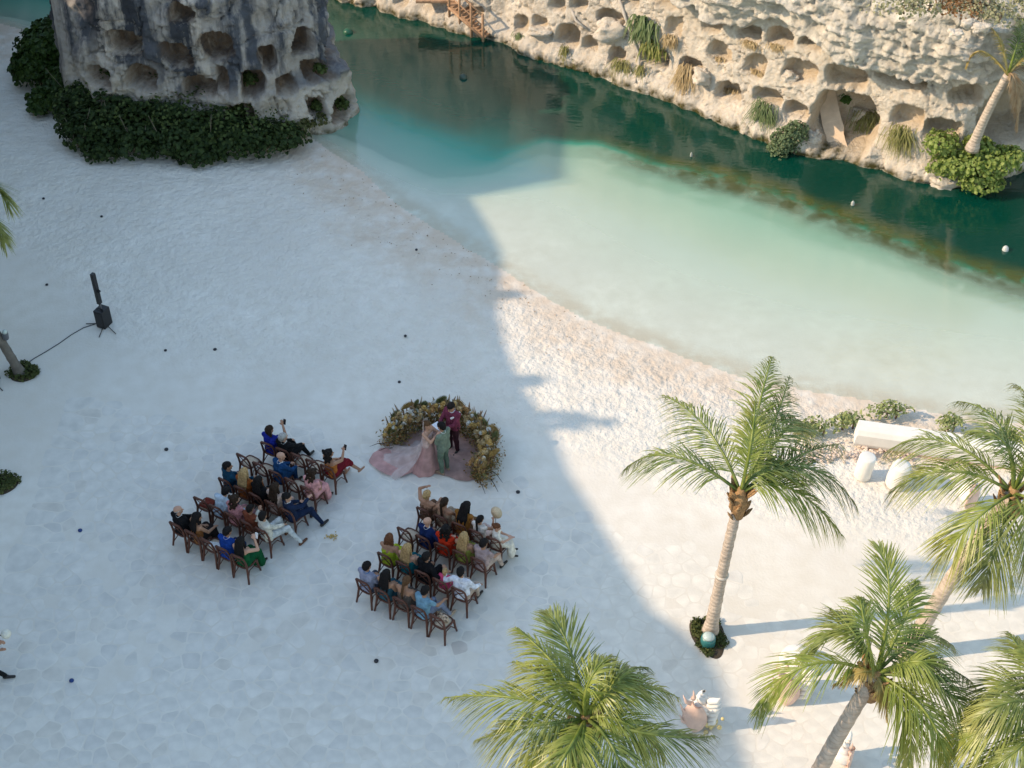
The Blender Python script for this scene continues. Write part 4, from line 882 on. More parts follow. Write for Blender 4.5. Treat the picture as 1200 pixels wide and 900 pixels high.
def person(label, loc, rz, J, skin='tan', hair=('short', 'dark'), top=None, legs=None, shoes=(.02, .015, .012), group=None, collar=None, feetbare=False, face=False):
    t = thing('person', label, 'person', loc, rz, group); s = J['s']
    b = MB(); torso_caps(b, J); head_caps(b, J)
    for k in 'LR':
        arm_caps(b, J, k); hand_caps(b, J, k); leg_caps(b, J, k)
        if J.get('to' + k): pass
        b.rc(J['an' + k] + V((0, -.03, -.04)) * s, J['toe' + k], .036 * s, .026 * s)
    body = b.build('body', SK[skin], t); remesh(body, .0125, 1)
    hair_part(J, hair[0], hair[1], body)
    if top:
        kind, col = top[0], top[1]; b = MB(); g = .016
        if kind in ('jacket', 'shirt', 'tee', 'sleeveless'):
            torso_caps(b, J, g + (.006 if kind == 'jacket' else 0)); to, lo = {'jacket': (1, True), 'shirt': (1, True), 'tee': (.6, False), 'sleeveless': (.12, False)}[kind]
            for k in 'LR': arm_caps(b, J, k, g, to, lo)
            if kind in ('jacket', 'shirt'): b.rc(J['up'](0, -.02, .45), J['up'](0, -.012, .485), .066 * s, .060 * s)
            if kind == 'jacket':
                for sg in (-1, 1): b.rc(J['up'](sg * .10, -.03, -.05), J['up'](sg * .09, 0, .12), .10 * s, .11 * s)
        elif kind == 'strapless': torso_caps(b, J, .012, top=.30)
        elif kind == 'straps':
            torso_caps(b, J, .012, top=.31)
            for sg in (-1, 1): b.rc(J['up'](sg * .09, .09, .30), J['up'](sg * .10, .02, .50), .016 * s, .014 * s, 6); b.rc(J['up'](sg * .10, .02, .50), J['up'](sg * .07, -.10, .30), .014 * s, .016 * s, 6)
        remesh(b.build({'jacket': 'jacket', 'shirt': 'shirt', 'tee': 'shirt', 'sleeveless': 'top', 'strapless': 'bodice', 'straps': 'bodice'}[kind], cloth(col), t), .0165, 1); topo = t.children[-1]
        if collar:
            c = MB(); q = J['rt']
            ring = [J['up'](.058 * math.cos(a), .004 + .062 * math.sin(a), .49 + .012 * math.cos(a * 2)) for a in [2 * math.pi * i / 14 for i in range(15)]]
            c.tube(ring, .018 * s, 6, False); c.build('collar', cloth(collar), topo)
    if legs:
        kind, col = legs; b = MB()
        if kind == 'trousers':
            for k in 'LR': leg_caps(b, J, k, .016, .96)
            b.rc(J['hpL'], J['hpR'], .118 * s, .118 * s); nm = 'trousers'
        else:
            f = {'mini': 0, 'knee': .25, 'midi': .7, 'maxi': .98}[kind]; nm = 'skirt'
            b.rc(J['hpL'], J['hpR'], .125 * s, .125 * s)
            for k, u in (('L', 0), ('R', 1)):
                b.rc(J['hp' + k], J['kn' + k], .115 * s, .088 * s)
                if f: b.rc(J['kn' + k], J['kn' + k].lerp(J['an' + k], f), .085 * s, (.07 + .05 * f) * s)
            m0, m1, m2 = (J['hpL'] + J['hpR']) / 2, (J['knL'] + J['knR']) / 2, (J['anL'] + J['anR']) / 2
            if (J['knL'] - J['knR']).length < .4:
                b.rc(m0, m1, .11 * s, .085 * s)
                if f: b.rc(m1, m1.lerp(m2, f), .085 * s, (.09 + .06 * f) * s)
        remesh(b.build(nm, cloth(col), t), .017, 1)
    if shoes and not feetbare:
        for k in 'LR':
            b = MB(); b.rc(J['an' + k] + V((0, -.04, -.045)) * s, J['toe' + k] + V((0, .01, 0)), .043 * s, .034 * s); b.rc(J['an' + k] + V((0, -.03, -.03)) * s, J['an' + k] + V((0, .03, -.03)) * s, .045 * s, .042 * s)
            remesh(b.build('shoe', pmat('shoe_%d_%d_%d' % tuple(int(c * 255) for c in shoes), shoes, .4, .1), t), .016)
    if face:
        for sg in (-1, 1): MB().ell(J['hd'](sg * .034, .096, .135), (.011 * s,) * 3, 8, 6).build('eye', pmat('eye_dark', (.02, .015, .012), .2), body)
    return t

# ------------------------------------------------------------------ chairs
WOOD = pmat('chair_wood', (.095, .032, .018), .5, .3, 12, .15, 40, .004)
CANE = pmat('chair_cane', (.50, .40, .30), .8, .12, 60, .5, 120, .003)
def make_chair():
    t = thing('cross_back_chair', 'chair', 'chair')
    def outl(k, r):
        return [(r * (.205 * math.cos(a) * (1 + .08 * math.sin(a)) ), r * (.20 * math.sin(a)) + .0) for a in [2 * math.pi * (i + .5) / 20 for i in range(20)]] if k else None
    q = lambda a: (abs(math.cos(a)) ** .55 * math.copysign(1, math.cos(a)), abs(math.sin(a)) ** .55 * math.copysign(1, math.sin(a)))
    P = [(q(2 * math.pi * (i + .5) / 24)[0] * (.205 + .018 * q(2 * math.pi * (i + .5) / 24)[1]), q(2 * math.pi * (i + .5) / 24)[1] * .205) for i in range(24)]
    b = MB(); n = 24
    vs_ = [(x * 1.02, y * 1.02, .425) for x, y in P] + [(x * 1.02, y * 1.02, .455) for x, y in P] + [(x * .84, y * .84, .462) for x, y in P] + [(x * .84, y * .84, .43) for x, y in P]
    b.add(vs_, [(r * n + i, r * n + (i + 1) % n, ((r + 1) % 4) * n + (i + 1) % n, ((r + 1) % 4) * n + i) for r in range(4) for i in range(n)]); b.build('seat_frame', WOOD, t)
    b = MB(); b.add([(x * .85, y * .85, .452) for x, y in P] + [(x * .5, y * .5, .470) for x, y in P] + [(x * .85, y * .85, .435) for x, y in P], [(i, (i + 1) % n, n + (i + 1) % n, n + i) for i in range(n)] + [tuple(n + i for i in range(n)), tuple(2 * n + i for i in reversed(range(n)))] + [(2 * n + i, 2 * n + (i + 1) % n, (i + 1) % n, i) for i in range(n)]); b.build('seat', CANE, t)
    for sg in (-1, 1):
        MB().tube([(sg * .185, .175, .43), (sg * .195, .20, .2), (sg * .215, .235, 0)], [.029, .026, .022], 8).build('leg', WOOD, t)
        MB().tube([(sg * .225, -.255, 0), (sg * .195, -.205, .25), (sg * .178, -.175, .45), (sg * .185, -.20, .66), (sg * .175, -.245, .84), (sg * .12, -.262, .895)], [.023, .028, .030, .026, .025, .025], 8).build('leg', WOOD, t)
        MB().tube([(sg * -.17, -.178, .49), (sg * -.03, -.212, .67), (sg * .165, -.236, .83)], [.015, .016, .014], 6, flat=.7).build('cross_brace', WOOD, t)
        MB().tube([(sg * .205, .215, .10), (sg * .155, .10, .27), (sg * .15, -.08, .28), (sg * .205, -.22, .12)], [.013] * 4, 6).build('stretcher', WOOD, t)
    MB().tube([(-.15, -.255, .885), (-.08, -.272, .905), (0, -.278, .91), (.08, -.272, .905), (.15, -.255, .885)], [.025, .031, .033, .031, .025], 8, flat=.75).build('top_rail', WOOD, t)
    return t
CHAIR = make_chair(); chair_used = [False]
FW = V((.51, .86, 0)).normalized(); RT = V((FW.y, -FW.x, 0)); RZ = math.atan2(-FW.x, FW.y)
def put_chair(px, py, label, group, rz=0.0):
    rnd = random.Random(int(px * 7 + py))
    p = G(px, py) + FW * .235; a = RZ + rz + rnd.uniform(-.06, .06)
    o = CHAIR if not chair_used[0] else copy_tree(CHAIR); chair_used[0] = True
    o.location = p; o.rotation_euler = (0, 0, a); tag(o, label, 'chair', group); return p, a
def row(p0, p1): return [(p0[0] + (p1[0] - p0[0]) * k / 4, p0[1] + (p1[1] - p0[1]) * k / 4) for k in range(5)]
LROWS = [row((316.5, 548), (385.9, 575)), row((289, 562.5), (362.8, 600.2)), row((268.2, 590.9), (339.4, 625.9)), row((239.5, 613), (310.7, 649.2)), row((212, 642.7), (283, 680))]
RROWS = [row((497.5, 625.3), (578.4, 659.7)), row((475.4, 649.2), (560.5, 684)), row((452.8, 678.7), (538, 719)), row((427.9, 709.8), (513, 751))]
NAVY = (.012, .022, .055); TEAL = (.008, .030, .060); BLK = (.010, .010, .012); ROY = (.012, .028, .20)
GL, GRP = 'guests seated in the left block', 'guests seated in the right block'
CL_, CR_ = 'chairs of the left block', 'chairs of the right block'
lap = {}
def sit(**k): return joints(True, **k)
L = {}
def guest(block, r, c, label, chairlabel, J, rz=0, **kw):
    px, py = (LROWS if block == 'L' else RROWS)[r - 1][c - 1]
    p, a = put_chair(px, py, chairlabel, CL_ if block == 'L' else CR_)
    if J is None: return p, a
    t = person(label, p, a + rz, J, group=GL if block == 'L' else GRP, **kw); return t
def world(t, p): return V(t.location) + Matrix.Rotation(t.rotation_euler[2], 3, 'Z') @ V(p)
def phone(label, t, J, k, col=(.02, .02, .025), off=(0, .08, .06)):
    p = world(t, J['wr' + k] + V(off)); o = MB().box((0, 0, 0), (.075, .012, .15)).build('phone', pmat('phone_%d' % int(col[0] * 99), col, .25), None, smooth=False)
    o.location = p; o.rotation_euler = (R(-20), 0, t.rotation_euler[2]); tag(o, label, 'phone')
# left block ------------------------------------------------------------
J = sit(hands={'R': (.16, .30, 1.12), 'L': (-.02, .28, .60)}, head=(-.3, 0)); t = guest('L', 1, 1, 'woman in a royal blue dress holding up a phone at the front row end', 'brown cross back chair under the woman in royal blue with a raised phone', J, skin='tan', hair=('bob', 'dark'), top=('tee', (.015, .025, .24)), legs=('midi', (.012, .02, .16)))
phone('dark phone held up by the woman in royal blue', t, J, 'R')
J = sit(lean=-.10, hands={'L': (-.12, .34, .66), 'R': (.2, .36, .64)}, knees={'L': (-.12, .37, .53), 'R': (.14, .40, .52)}, feet={'L': (-.10, .60, .10), 'R': (.20, .56, .10)}, head=(-.5, 0)); guest('L', 1, 2, 'grey haired man in a black suit with legs stretched out in the front row', 'brown cross back chair under the grey haired man in black', J, skin='fair', hair=('short', 'grey'), top=('jacket', BLK), legs=('trousers', BLK), collar=(.6, .6, .6))
guest('L', 1, 3, None, 'empty brown chair just right of the grey haired man in black', None)
guest('L', 1, 4, None, 'empty brown chair just left of the woman in orange with bare legs', None)
J = sit(lean=-.05, twist=-.25, hands={'R': (.12, .34, .98), 'L': (-.08, .30, .64)}, knees={'L': (-.02, .38, .55), 'R': (.16, .40, .58)}, feet={'L': (.02, .48, .09), 'R': (.36, .60, .22)}, head=(-.4, 0)); t = guest('L', 1, 5, 'woman in an orange top and dark red skirt with a bare leg crossed over', 'brown cross back chair under the woman in orange at the aisle', J, skin='tan', hair=('curly', 'black'), top=('straps', (.36, .12, .025)), legs=('knee', (.16, .012, .02)), shoes=None, feetbare=True)
phone('dark phone in the raised hand of the woman in orange', t, J, 'R')
guest('L', 2, 1, None, 'empty brown chair in front of the man in dark teal blue', None)
guest('L', 2, 2, None, 'empty brown chair just left of the bald man in bright blue', None)
J = sit(lean=.12, twist=-.25, hands={'L': (0, .36, .66), 'R': (.22, .34, .66)}, head=(-.5, .1)); guest('L', 2, 3, 'bald man in a bright blue suit with a white collar', 'brown cross back chair under the bald man in bright blue', J, skin='fair', hair=('bald', 'grey'), top=('jacket', (.012, .055, .15)), legs=('trousers', (.012, .05, .13)), collar=(.7, .7, .7))
guest('L', 2, 4, None, 'empty brown chair just left of the person in puffy pink', None)
J = sit(lean=.1, head=(-.2, .3), s=.95); guest('L', 2, 5, 'woman with dark curls in a puffy pale pink dress at the aisle', 'brown cross back chair under the person in puffy pink', J, skin='tan', hair=('curly', 'dark'), top=('tee', (.62, .30, .30)), legs=('maxi', (.62, .30, .30)))
J = sit(twist=-.3, hands={'R': (.58, .18, .90), 'L': (-.1, .28, .62)}, head=(-.5, 0)); guest('L', 3, 1, 'dark haired man in a dark teal blue suit reaching over the next chair', 'brown cross back chair under the man in dark teal blue', J, skin='tan', hair=('short', 'black'), top=('jacket', (.008, .045, .085)), legs=('trousers', TEAL))
J = sit(lean=.04, head=(.1, .15)); guest('L', 3, 2, 'blonde woman in a rust orange dress beside the man in dark teal blue', 'brown cross back chair under the blonde woman in rust orange', J, skin='tan', hair=('long', 'blonde'), top=('tee', (.30, .085, .02)), legs=('midi', (.30, .085, .02)))
J = sit(lean=.02, head=(-.4, 0)); guest('L', 3, 3, 'person with dark hair in black seated beside the blonde woman in rust orange', 'brown cross back chair under the dark haired person in black', J, skin='brown', hair=('long', 'black'), top=('tee', BLK), legs=('midi', BLK))
J = sit(lean=.05, head=(-.3, .1)); guest('L', 3, 4, 'woman in a pale cream dress with long brown hair behind the empty chair', 'brown cross back chair under the woman in pale cream', J, skin='fair', hair=('long', 'dark'), top=('tee', (.50, .36, .30)), legs=('midi', (.50, .36, .30)))
J = sit(lean=-.12, twist=-.45, hands={'R': (.28, .28, .95), 'L': (-.05, .30, .66)}, knees={'L': (.02, .38, .54), 'R': (.32, .30, .58)}, feet={'L': (.12, .52, .09), 'R': (.52, .42, .09)}, head=(-.6, .1)); guest('L', 3, 5, 'man in a navy suit sprawled with legs into the aisle', 'brown cross back chair under the sprawled man in navy', J, skin='fair', hair=('short', 'black'), top=('jacket', NAVY), legs=('trousers', NAVY), collar=(.6, .6, .62))
p, a = guest('L', 4, 1, None, 'brown chair holding a folded red brown shawl left of the man in pale blue', None)
o = MB(); o.rc((-.12, -.02, .50), (.12, .0, .50), .05, .06); o.rc((-.10, .10, .50), (.13, .10, .49), .05, .05); o.rc((-.1, -.16, .55), (.1, -.16, .56), .045, .05); o = o.build('folded_shawl', cloth((.17, .035, .025))); remesh(o, .02, 2); o.location = p; o.rotation_euler = (0, 0, a); tag(o, 'folded red brown shawl on the chair left of the man in pale blue', 'shawl')
J = sit(lean=.15, twist=.2, side=.22, hands={'R': (.62, .10, .78), 'L': (-.06, .32, .62)}, head=(-.2, .2)); guest('L', 4, 2, 'dark haired man in a pale blue shirt stretching an arm behind the next seats', 'brown cross back chair under the man in pale blue', J, skin='fair', hair=('short', 'black'), top=('shirt', (.44, .53, .64)), legs=('trousers', (.05, .06, .09)))
J = sit(lean=.05, head=(-.5, .1)); guest('L', 4, 3, 'woman with long dark curls in pale pink under the outstretched arm', 'brown cross back chair under the woman with dark curls in pale pink', J, skin='fair', hair=('curly', 'dark'), top=('tee', (.50, .22, .23)), legs=('midi', (.50, .24, .25)))
J = sit(lean=.05, head=(-.2, .1), s=.9); guest('L', 4, 4, 'dark haired person in a rust red top beside the man in cream', 'brown cross back chair under the person in rust red', J, skin='brown', hair=('short', 'black'), top=('tee', (.19, .055, .03)), legs=('trousers', (.03, .02, .02)))
J = sit(lean=-.08, twist=-.35, hands={'L': (-.42, .18, .90), 'R': (.25, .38, .64)}, knees={'L': (-.02, .44, .60), 'R': (.30, .36, .56)}, feet={'L': (.05, .55, .10), 'R': (.55, .48, .09)}, head=(.4, .1)); guest('L', 4, 5, 'man in a cream suit leaning back with legs stretched into the aisle', 'brown cross back chair under the man in cream', J, skin='tan', hair=('short', 'black'), top=('jacket', (.58, .55, .48)), legs=('trousers', (.50, .52, .52)), shoes=(.12, .045, .02))
J = sit(lean=-.02, hands={'L': (-.05, .30, .64), 'R': (.20, .26, .62)}, head=(-.6, 0)); guest('L', 5, 1, 'bald man in a black suit at the left end of the back row', 'brown cross back chair under the bald man in black', J, skin='fair', hair=('fringe', 'grey'), top=('jacket', BLK), legs=('trousers', BLK), collar=(.6, .6, .6))
J = sit(lean=.08, twist=-.3, hands={'R': (.24, .30, .68)}, head=(-.5, .2)); guest('L', 5, 2, 'long haired woman in an orange and black dress beside the bald man in black', 'brown cross back chair under the long haired woman in orange and black', J, skin='tan', hair=('long', 'black'), top=('straps', (.22, .09, .03)), legs=('midi', (.02, .016, .016)))
p, a = guest('L', 5, 3, None, 'brown chair with white papers on it in the back row of the left block', None)
for k in range(2):
    o = MB().box((0, 0, 0), (.20, .14, .006)).build('paper', pmat('white_paper', (.7, .7, .7), .8), None, False); o.location = p + V((-.05 + .12 * k, .02 - .07 * k, .478 + .008 * k)); o.rotation_euler = (.05, .1, a + .5 + k); tag(o, ['white folded paper lying on the left half of the empty back row seat', 'white folded paper lying on the right half of the empty back row seat'][k], 'paper')
J = sit(lean=.10, head=(-.3, .2)); guest('L', 5, 4, 'dark haired man in a royal blue jacket in the back row', 'brown cross back chair under the man in a royal blue jacket', J, skin='tan', hair=('short', 'black'), top=('jacket', (.010, .045, .24)), legs=('trousers', (.01, .03, .1)), collar=(.6, .6, .65))
J = sit(hands={'R': (.17, .26, 1.05), 'L': (-.14, .22, .62)}, head=(-.1, .1)); t = guest('L', 5, 5, 'bare shouldered woman in a dark green dress holding a white phone', 'brown cross back chair under the woman in dark green', J, skin='fair', hair=('long', 'black'), top=('strapless', (.008, .085, .030)), legs=('maxi', (.006, .07, .026)))
phone('white phone held up by the woman in dark green', t, J, 'R', (.75, .75, .78))
# right block -----------------------------------------------------------
J = sit(hands={'L': (-.16, .16, 1.22), 'R': (.1, .3, .62)}, head=(0, .1)); guest('R', 1, 1, 'blonde woman with a raised arm at the left end of the right front row', 'brown cross back chair under the blonde woman with a raised arm', J, skin='tan', hair=('bun', 'blonde'), top=('strapless', (.13, .07, .045)), legs=('midi', (.13, .07, .045)))
J = sit(hands={'L': (-.32, .14, .86), 'R': (.1, .3, .62)}, head=(-.1, .1)); guest('R', 1, 2, 'bare backed woman with a dark ponytail in a champagne dress', 'brown cross back chair under the bare backed woman in champagne', J, skin='tan', hair=('ponytail', 'dark'), top=('strapless', (.34, .24, .16)), legs=('maxi', (.34, .26, .19)))
J = sit(lean=.22, head=(-.3, .3)); guest('R', 1, 3, 'black haired woman in ochre leaning forward in the right front row', 'brown cross back chair under the woman in ochre', J, skin='tan', hair=('long', 'black'), top=('sleeveless', (.30, .13, .03)), legs=('midi', (.14, .08, .04)))
J = sit(s=.86, head=(-.3, .2), hands={'R': (.20, .34, .92)}); t = guest('R', 1, 4, 'girl with a dark ponytail in white holding a round pale fan', 'brown cross back chair under the girl with the round fan', J, skin='tan', hair=('ponytail', 'black'), top=('sleeveless', (.66, .60, .55)), legs=('midi', (.55, .42, .40)))
b = MB(); b.lathe([(.002, -.004), (.15, -.004), (.155, .004), (.002, .006)], 20); o = b.build('hand_fan', pmat('fan_straw', (.62, .50, .34), .8, .15, 30)); o.location = world(t, J['wrR'] + V((.03, .10, .20))); o.rotation_euler = (R(70), 0, RZ); tag(o, 'round straw coloured hand fan held up by the girl in white', 'fan')
b = MB(); b.tube([(0, 0, 0), (0, .0, -.2)], .008, 6); hh = b.build('handle', WOOD, o); hh.rotation_euler = (R(-70), 0, 0); hh.location = (0, -.14, 0)
J = sit(s=.80, lean=.02, head=(-.35, .1), hands={'L': (.02, .30, .84), 'R': (.16, .36, .84)}, knees={'L': (-.08, .36, .5), 'R': (.10, .36, .5)}); guest('R', 1, 5, 'young flower girl in a white lace dress turned sideways on the end chair', 'brown cross back chair beside the flower girl in white lace', J, rz=R(-58), skin='fair', hair=('bun', 'redbrown'), top=('tee', (.70, .66, .60)), legs=('maxi', (.66, .62, .54)), face=True)
guest('R', 2, 1, None, 'empty brown chair just left of the bald man in navy', None)
J = sit(lean=.05, twist=-.1, hands={'R': (.56, .10, .86), 'L': (-.1, .28, .62)}, head=(-.1, .05)); guest('R', 2, 2, 'bald man in a navy suit with an arm round the woman in red', 'brown cross back chair under the bald man in navy', J, skin='fair', hair=('bald', 'grey'), top=('jacket', (.010, .022, .085)), legs=('trousers', NAVY), collar=(.7, .7, .7))
J = sit(lean=.03, head=(.2, .05)); guest('R', 2, 3, 'woman with big black curls in a bright red dress', 'brown cross back chair under the woman in bright red', J, skin='brown', hair=('curly', 'black'), top=('tee', (.52, .035, .012)), legs=('maxi', (.50, .03, .012)))
J = sit(lean=.04, head=(.15, .05)); guest('R', 2, 4, 'woman with long honey blonde hair in an olive green dress', 'brown cross back chair under the woman with long honey blonde hair', J, skin='tan', hair=('long', 'blonde'), top=('straps', (.26, .28, .06)), legs=('midi', (.26, .28, .06)))
J = sit(lean=.10, twist=-.1, hands={'R': (.20, .34, .62)}, knees={'R': (.17, .38, .52)}, feet={'R': (.20, .50, .09)}, head=(-.1, .1)); guest('R', 2, 5, 'dark haired man in a dusty mauve shirt and pale trousers at the row end', 'brown cross back chair under the man in dusty mauve', J, skin='tan', hair=('short', 'black'), top=('tee', (.36, .27, .27)), legs=('trousers', (.46, .36, .31)))
J = sit(lean=.08, twist=.1, hands={'R': (.24, .22, .66)}, head=(.3, .2)); guest('R', 3, 1, 'woman with short brown hair in a lime green dress', 'brown cross back chair under the woman in lime green', J, skin='tan', hair=('bob', 'redbrown'), top=('straps', (.36, .42, .03)), legs=('midi', (.38, .44, .03)))
J = sit(lean=.03, head=(-.1, .1)); guest('R', 3, 2, 'woman with long straight blonde hair in a teal dress', 'brown cross back chair under the blonde woman in teal', J, skin='fair', hair=('long', 'blonde'), top=('strapless', (.012, .17, .20)), legs=('midi', (.01, .12, .15)))
J = sit(lean=.04, twist=-.2, hands={'R': (.46, .06, .78), 'L': (-.1, .28, .62)}, head=(-.1, .1)); guest('R', 3, 3, 'broad man in a black suit in the middle of the right block', 'brown cross back chair under the broad man in black', J, skin='tan', hair=('short', 'black'), top=('jacket', BLK), legs=('trousers', BLK))
J = sit(s=.66, lean=.1, hipz=.51, head=(.3, .1)); guest('R', 3, 4, 'small blond child in bright pink between the men in black and white', 'brown cross back chair under the small child in bright pink', J, skin='fair', hair=('short', 'blonde'), top=('tee', (.60, .07, .17)), legs=('midi', (.60, .08, .18)))
J = sit(lean=.06, twist=.1, side=-.1, hands={'L': (-.58, .10, .86), 'R': (.24, .30, .62)}, head=(.1, .2)); guest('R', 3, 5, 'man in a crisp white shirt reaching an arm round the small child', 'brown cross back chair under the man in the white shirt', J, skin='tan', hair=('short', 'black'), top=('shirt', (.66, .68, .76)), legs=('trousers', (.42, .33, .27)))
J = sit(lean=.03, head=(-.2, .05)); guest('R', 4, 1, 'dark haired man in a lilac grey shirt at the left end of the back row', 'brown cross back chair under the man in lilac grey', J, skin='tan', hair=('short', 'black'), top=('shirt', (.27, .28, .38)), legs=('trousers', (.06, .07, .10)), collar=(.05, .16, .38))
J = sit(lean=.06, head=(-.1, .1)); guest('R', 4, 2, 'bare shouldered woman with long black hair in a dark teal dress', 'brown cross back chair under the woman with long black hair', J, skin='tan', hair=('long', 'black'), top=('strapless', (.03, .09, .12)), legs=('midi', (.03, .09, .12)))
J = sit(lean=.14, head=(.1, .3)); guest('R', 4, 3, 'bare backed woman with a brown ponytail in the right back row', 'brown cross back chair under the bare backed woman with a brown ponytail', J, skin='tan', hair=('ponytail', 'brown'), top=('strapless', (.10, .08, .07)), legs=('midi', (.10, .08, .07)))
J = sit(lean=.12, twist=-.2, hands={'R': (.30, .36, .70)}, knees={'R': (.22, .36, .54), 'L': (.0, .38, .52)}, feet={'R': (.36, .50, .10), 'L': (.06, .48, .09)}, head=(.1, .2)); guest('R', 4, 4, 'man in a faded sky blue shirt beside the last empty chair', 'brown cross back chair under the man in faded sky blue', J, skin='tan', hair=('short', 'black'), top=('tee', (.17, .31, .42)), legs=('trousers', (.20, .23, .32)), shoes=(.4, .3, .22))
p, a = guest('R', 4, 5, None, 'brown chair with a pale patterned bag at the near end of the right block', None)
o = MB(); o.rc((-.11, .02, .52), (.11, .02, .52), .055, .055); o.rc((-.09, .05, .60), (.09, .05, .60), .04, .04); o = o.build('handbag', pmat('bag_pattern', (.40, .30, .22), .7, .9, 22)); remesh(o, .018, 2); o.location = p + V((0, 0, 0)); o.rotation_euler = (0, 0, a); tag(o, 'pale patterned handbag on the nearest chair of the right block', 'handbag')

# ------------------------------------------------------------------ the couple and the officiant
def standing(**k): return joints(False, hipz=.93, hipy=0, **k)
gp = G(521, 553); bp_ = G(503, 549); og = G(532, 528)
ga = math.atan2(-(bp_.x - gp.x), (bp_.y - gp.y))
J = standing(hands={'L': (-.02, .25, 1.00), 'R': (.12, .25, .98)}, head=(.15, .2)); J['toeL'] = J['anL'] + V((-.03, .17, -.045))
person('groom in a sage green suit holding the hands of the bride', gp, ga - .35, J, skin='tan', hair=('short', 'black'), top=('jacket', (.16, .20, .155)), legs=('trousers', (.125, .17, .125)), collar=(.75, .75, .75), shoes=(.3, .2, .13))
oa = math.atan2(-(512 - 532), -(30)) ; d_ = (gp.lerp(bp_, .7) - og)
J = standing(hands={'L': (-.06, .36, 1.12), 'R': (.16, .36, 1.10)}, head=(0, .35))
t = person('officiant in a burgundy suit reading from an open white book', og, math.atan2(-d_.x, d_.y), J, skin='tan', hair=('short', 'black'), top=('jacket', (.16, .035, .065)), legs=('trousers', (.05, .018, .024)), collar=(.55, .55, .62), face=True)
o = MB(); o.add([(-.20, -.14, .02), (0, -.14, 0), (0, .14, 0), (-.20, .14, .02), (.20, -.14, .02), (.20, .14, .02), (-.20, -.14, 0), (0, -.14, -.018), (0, .14, -.018), (-.20, .14, 0), (.20, -.14, 0), (.20, .14, 0)], [(0, 1, 2, 3), (1, 4, 5, 2), (9, 8, 7, 6), (8, 11, 10, 7), (0, 3, 9, 6), (4, 10, 11, 5), (0, 6, 7, 1), (1, 7, 10, 4), (3, 2, 8, 9), (2, 5, 11, 8)])
o = o.build('open_book', pmat('book_page', (.74, .75, .80), .7), None, False); o.location = world(t, (.05, .46, 1.17)); o.rotation_euler = (R(15), 0, t.rotation_euler[2]); tag(o, 'open white book in the hands of the officiant', 'book')
b = MB(); b.rc((.02, .03, 0), (-.02, .0, .03), .03, .022); o = b.build('boutonniere', pmat('pale_petal', (.75, .70, .72), .7), [c for c in t.children if c.name.startswith('jacket')][0]); o.location = J['up'](-.10, .125, .38)
# bride
ba = math.atan2(-(gp.x - bp_.x), (gp.y - bp_.y))
J = standing(hands={'L': (-.10, .26, .98), 'R': (.08, .27, 1.0)}, head=(0, .0), s=.93)
bt = person('bride in a blush lace gown with a long train and sheer veil', bp_, ba - .2, J, skin='fair', hair=('bun', 'brown'), top=('straps', (.60, .42, .38)), face=True, shoes=(.6, .5, .45))
tul = bpy.data.materials.new('blush_tulle'); tul.use_nodes = True
def tulle(m, c, alpha):
    N = m.node_tree.nodes; L_ = m.node_tree.links; b = N['Principled BSDF']; b.inputs['Roughness'].default_value = .85; b.inputs['Specular IOR Level'].default_value = .1
    tc = N.new('ShaderNodeTexCoord'); no = N.new('ShaderNodeTexNoise'); no.inputs['Scale'].default_value = 5; no.inputs['Detail'].default_value = 6; L_.new(tc.outputs['Object'], no.inputs['Vector'])
    cr = N.new('ShaderNodeValToRGB'); cr.color_ramp.elements[0].position = .3; cr.color_ramp.elements[1].position = .72; cr.color_ramp.elements[0].color = (*[q * .78 for q in c], 1); cr.color_ramp.elements[1].color = (*[min(.8, q * 1.22) for q in c], 1)
    L_.new(no.outputs['Fac'], cr.inputs[0]); L_.new(cr.outputs[0], b.inputs['Base Color']); b.inputs['Alpha'].default_value = alpha
    return m
tulle(tul, (.50, .29, .27), .94)
vm = bpy.data.materials.new('veil_tulle'); vm.use_nodes = True; tulle(vm, (.70, .58, .56), .5)
def loft(rings, closed=True):
    b = MB(); n = len(rings[0]); b.add([p for r in rings for p in r], [(i * n + k, i * n + (k + 1) % n, (i + 1) * n + (k + 1) % n, (i + 1) * n + k) for i in range(len(rings) - 1) for k in range(n if closed else n - 1)]); return b
inv = Matrix.Rotation(-(ba - .2), 3, 'Z')
rings = []
for u in np.linspace(0, 1, 16):
    z = 1.06 * (1 - u) + .015 * u; r = .13 + .06 * min(1, u * 4) + .34 * max(0, u - .25) ** 1.6
    rings.append([(math.cos(a) * r * (1 + .05 * math.sin(9 * a) * u), math.sin(a) * r * (.9 + .05 * math.sin(7 * a + 1) * u) - .12 * u * u, z) for a in [2 * math.pi * k / 48 for k in range(48)]])
loft(rings).build('gown_skirt', tul, bt)
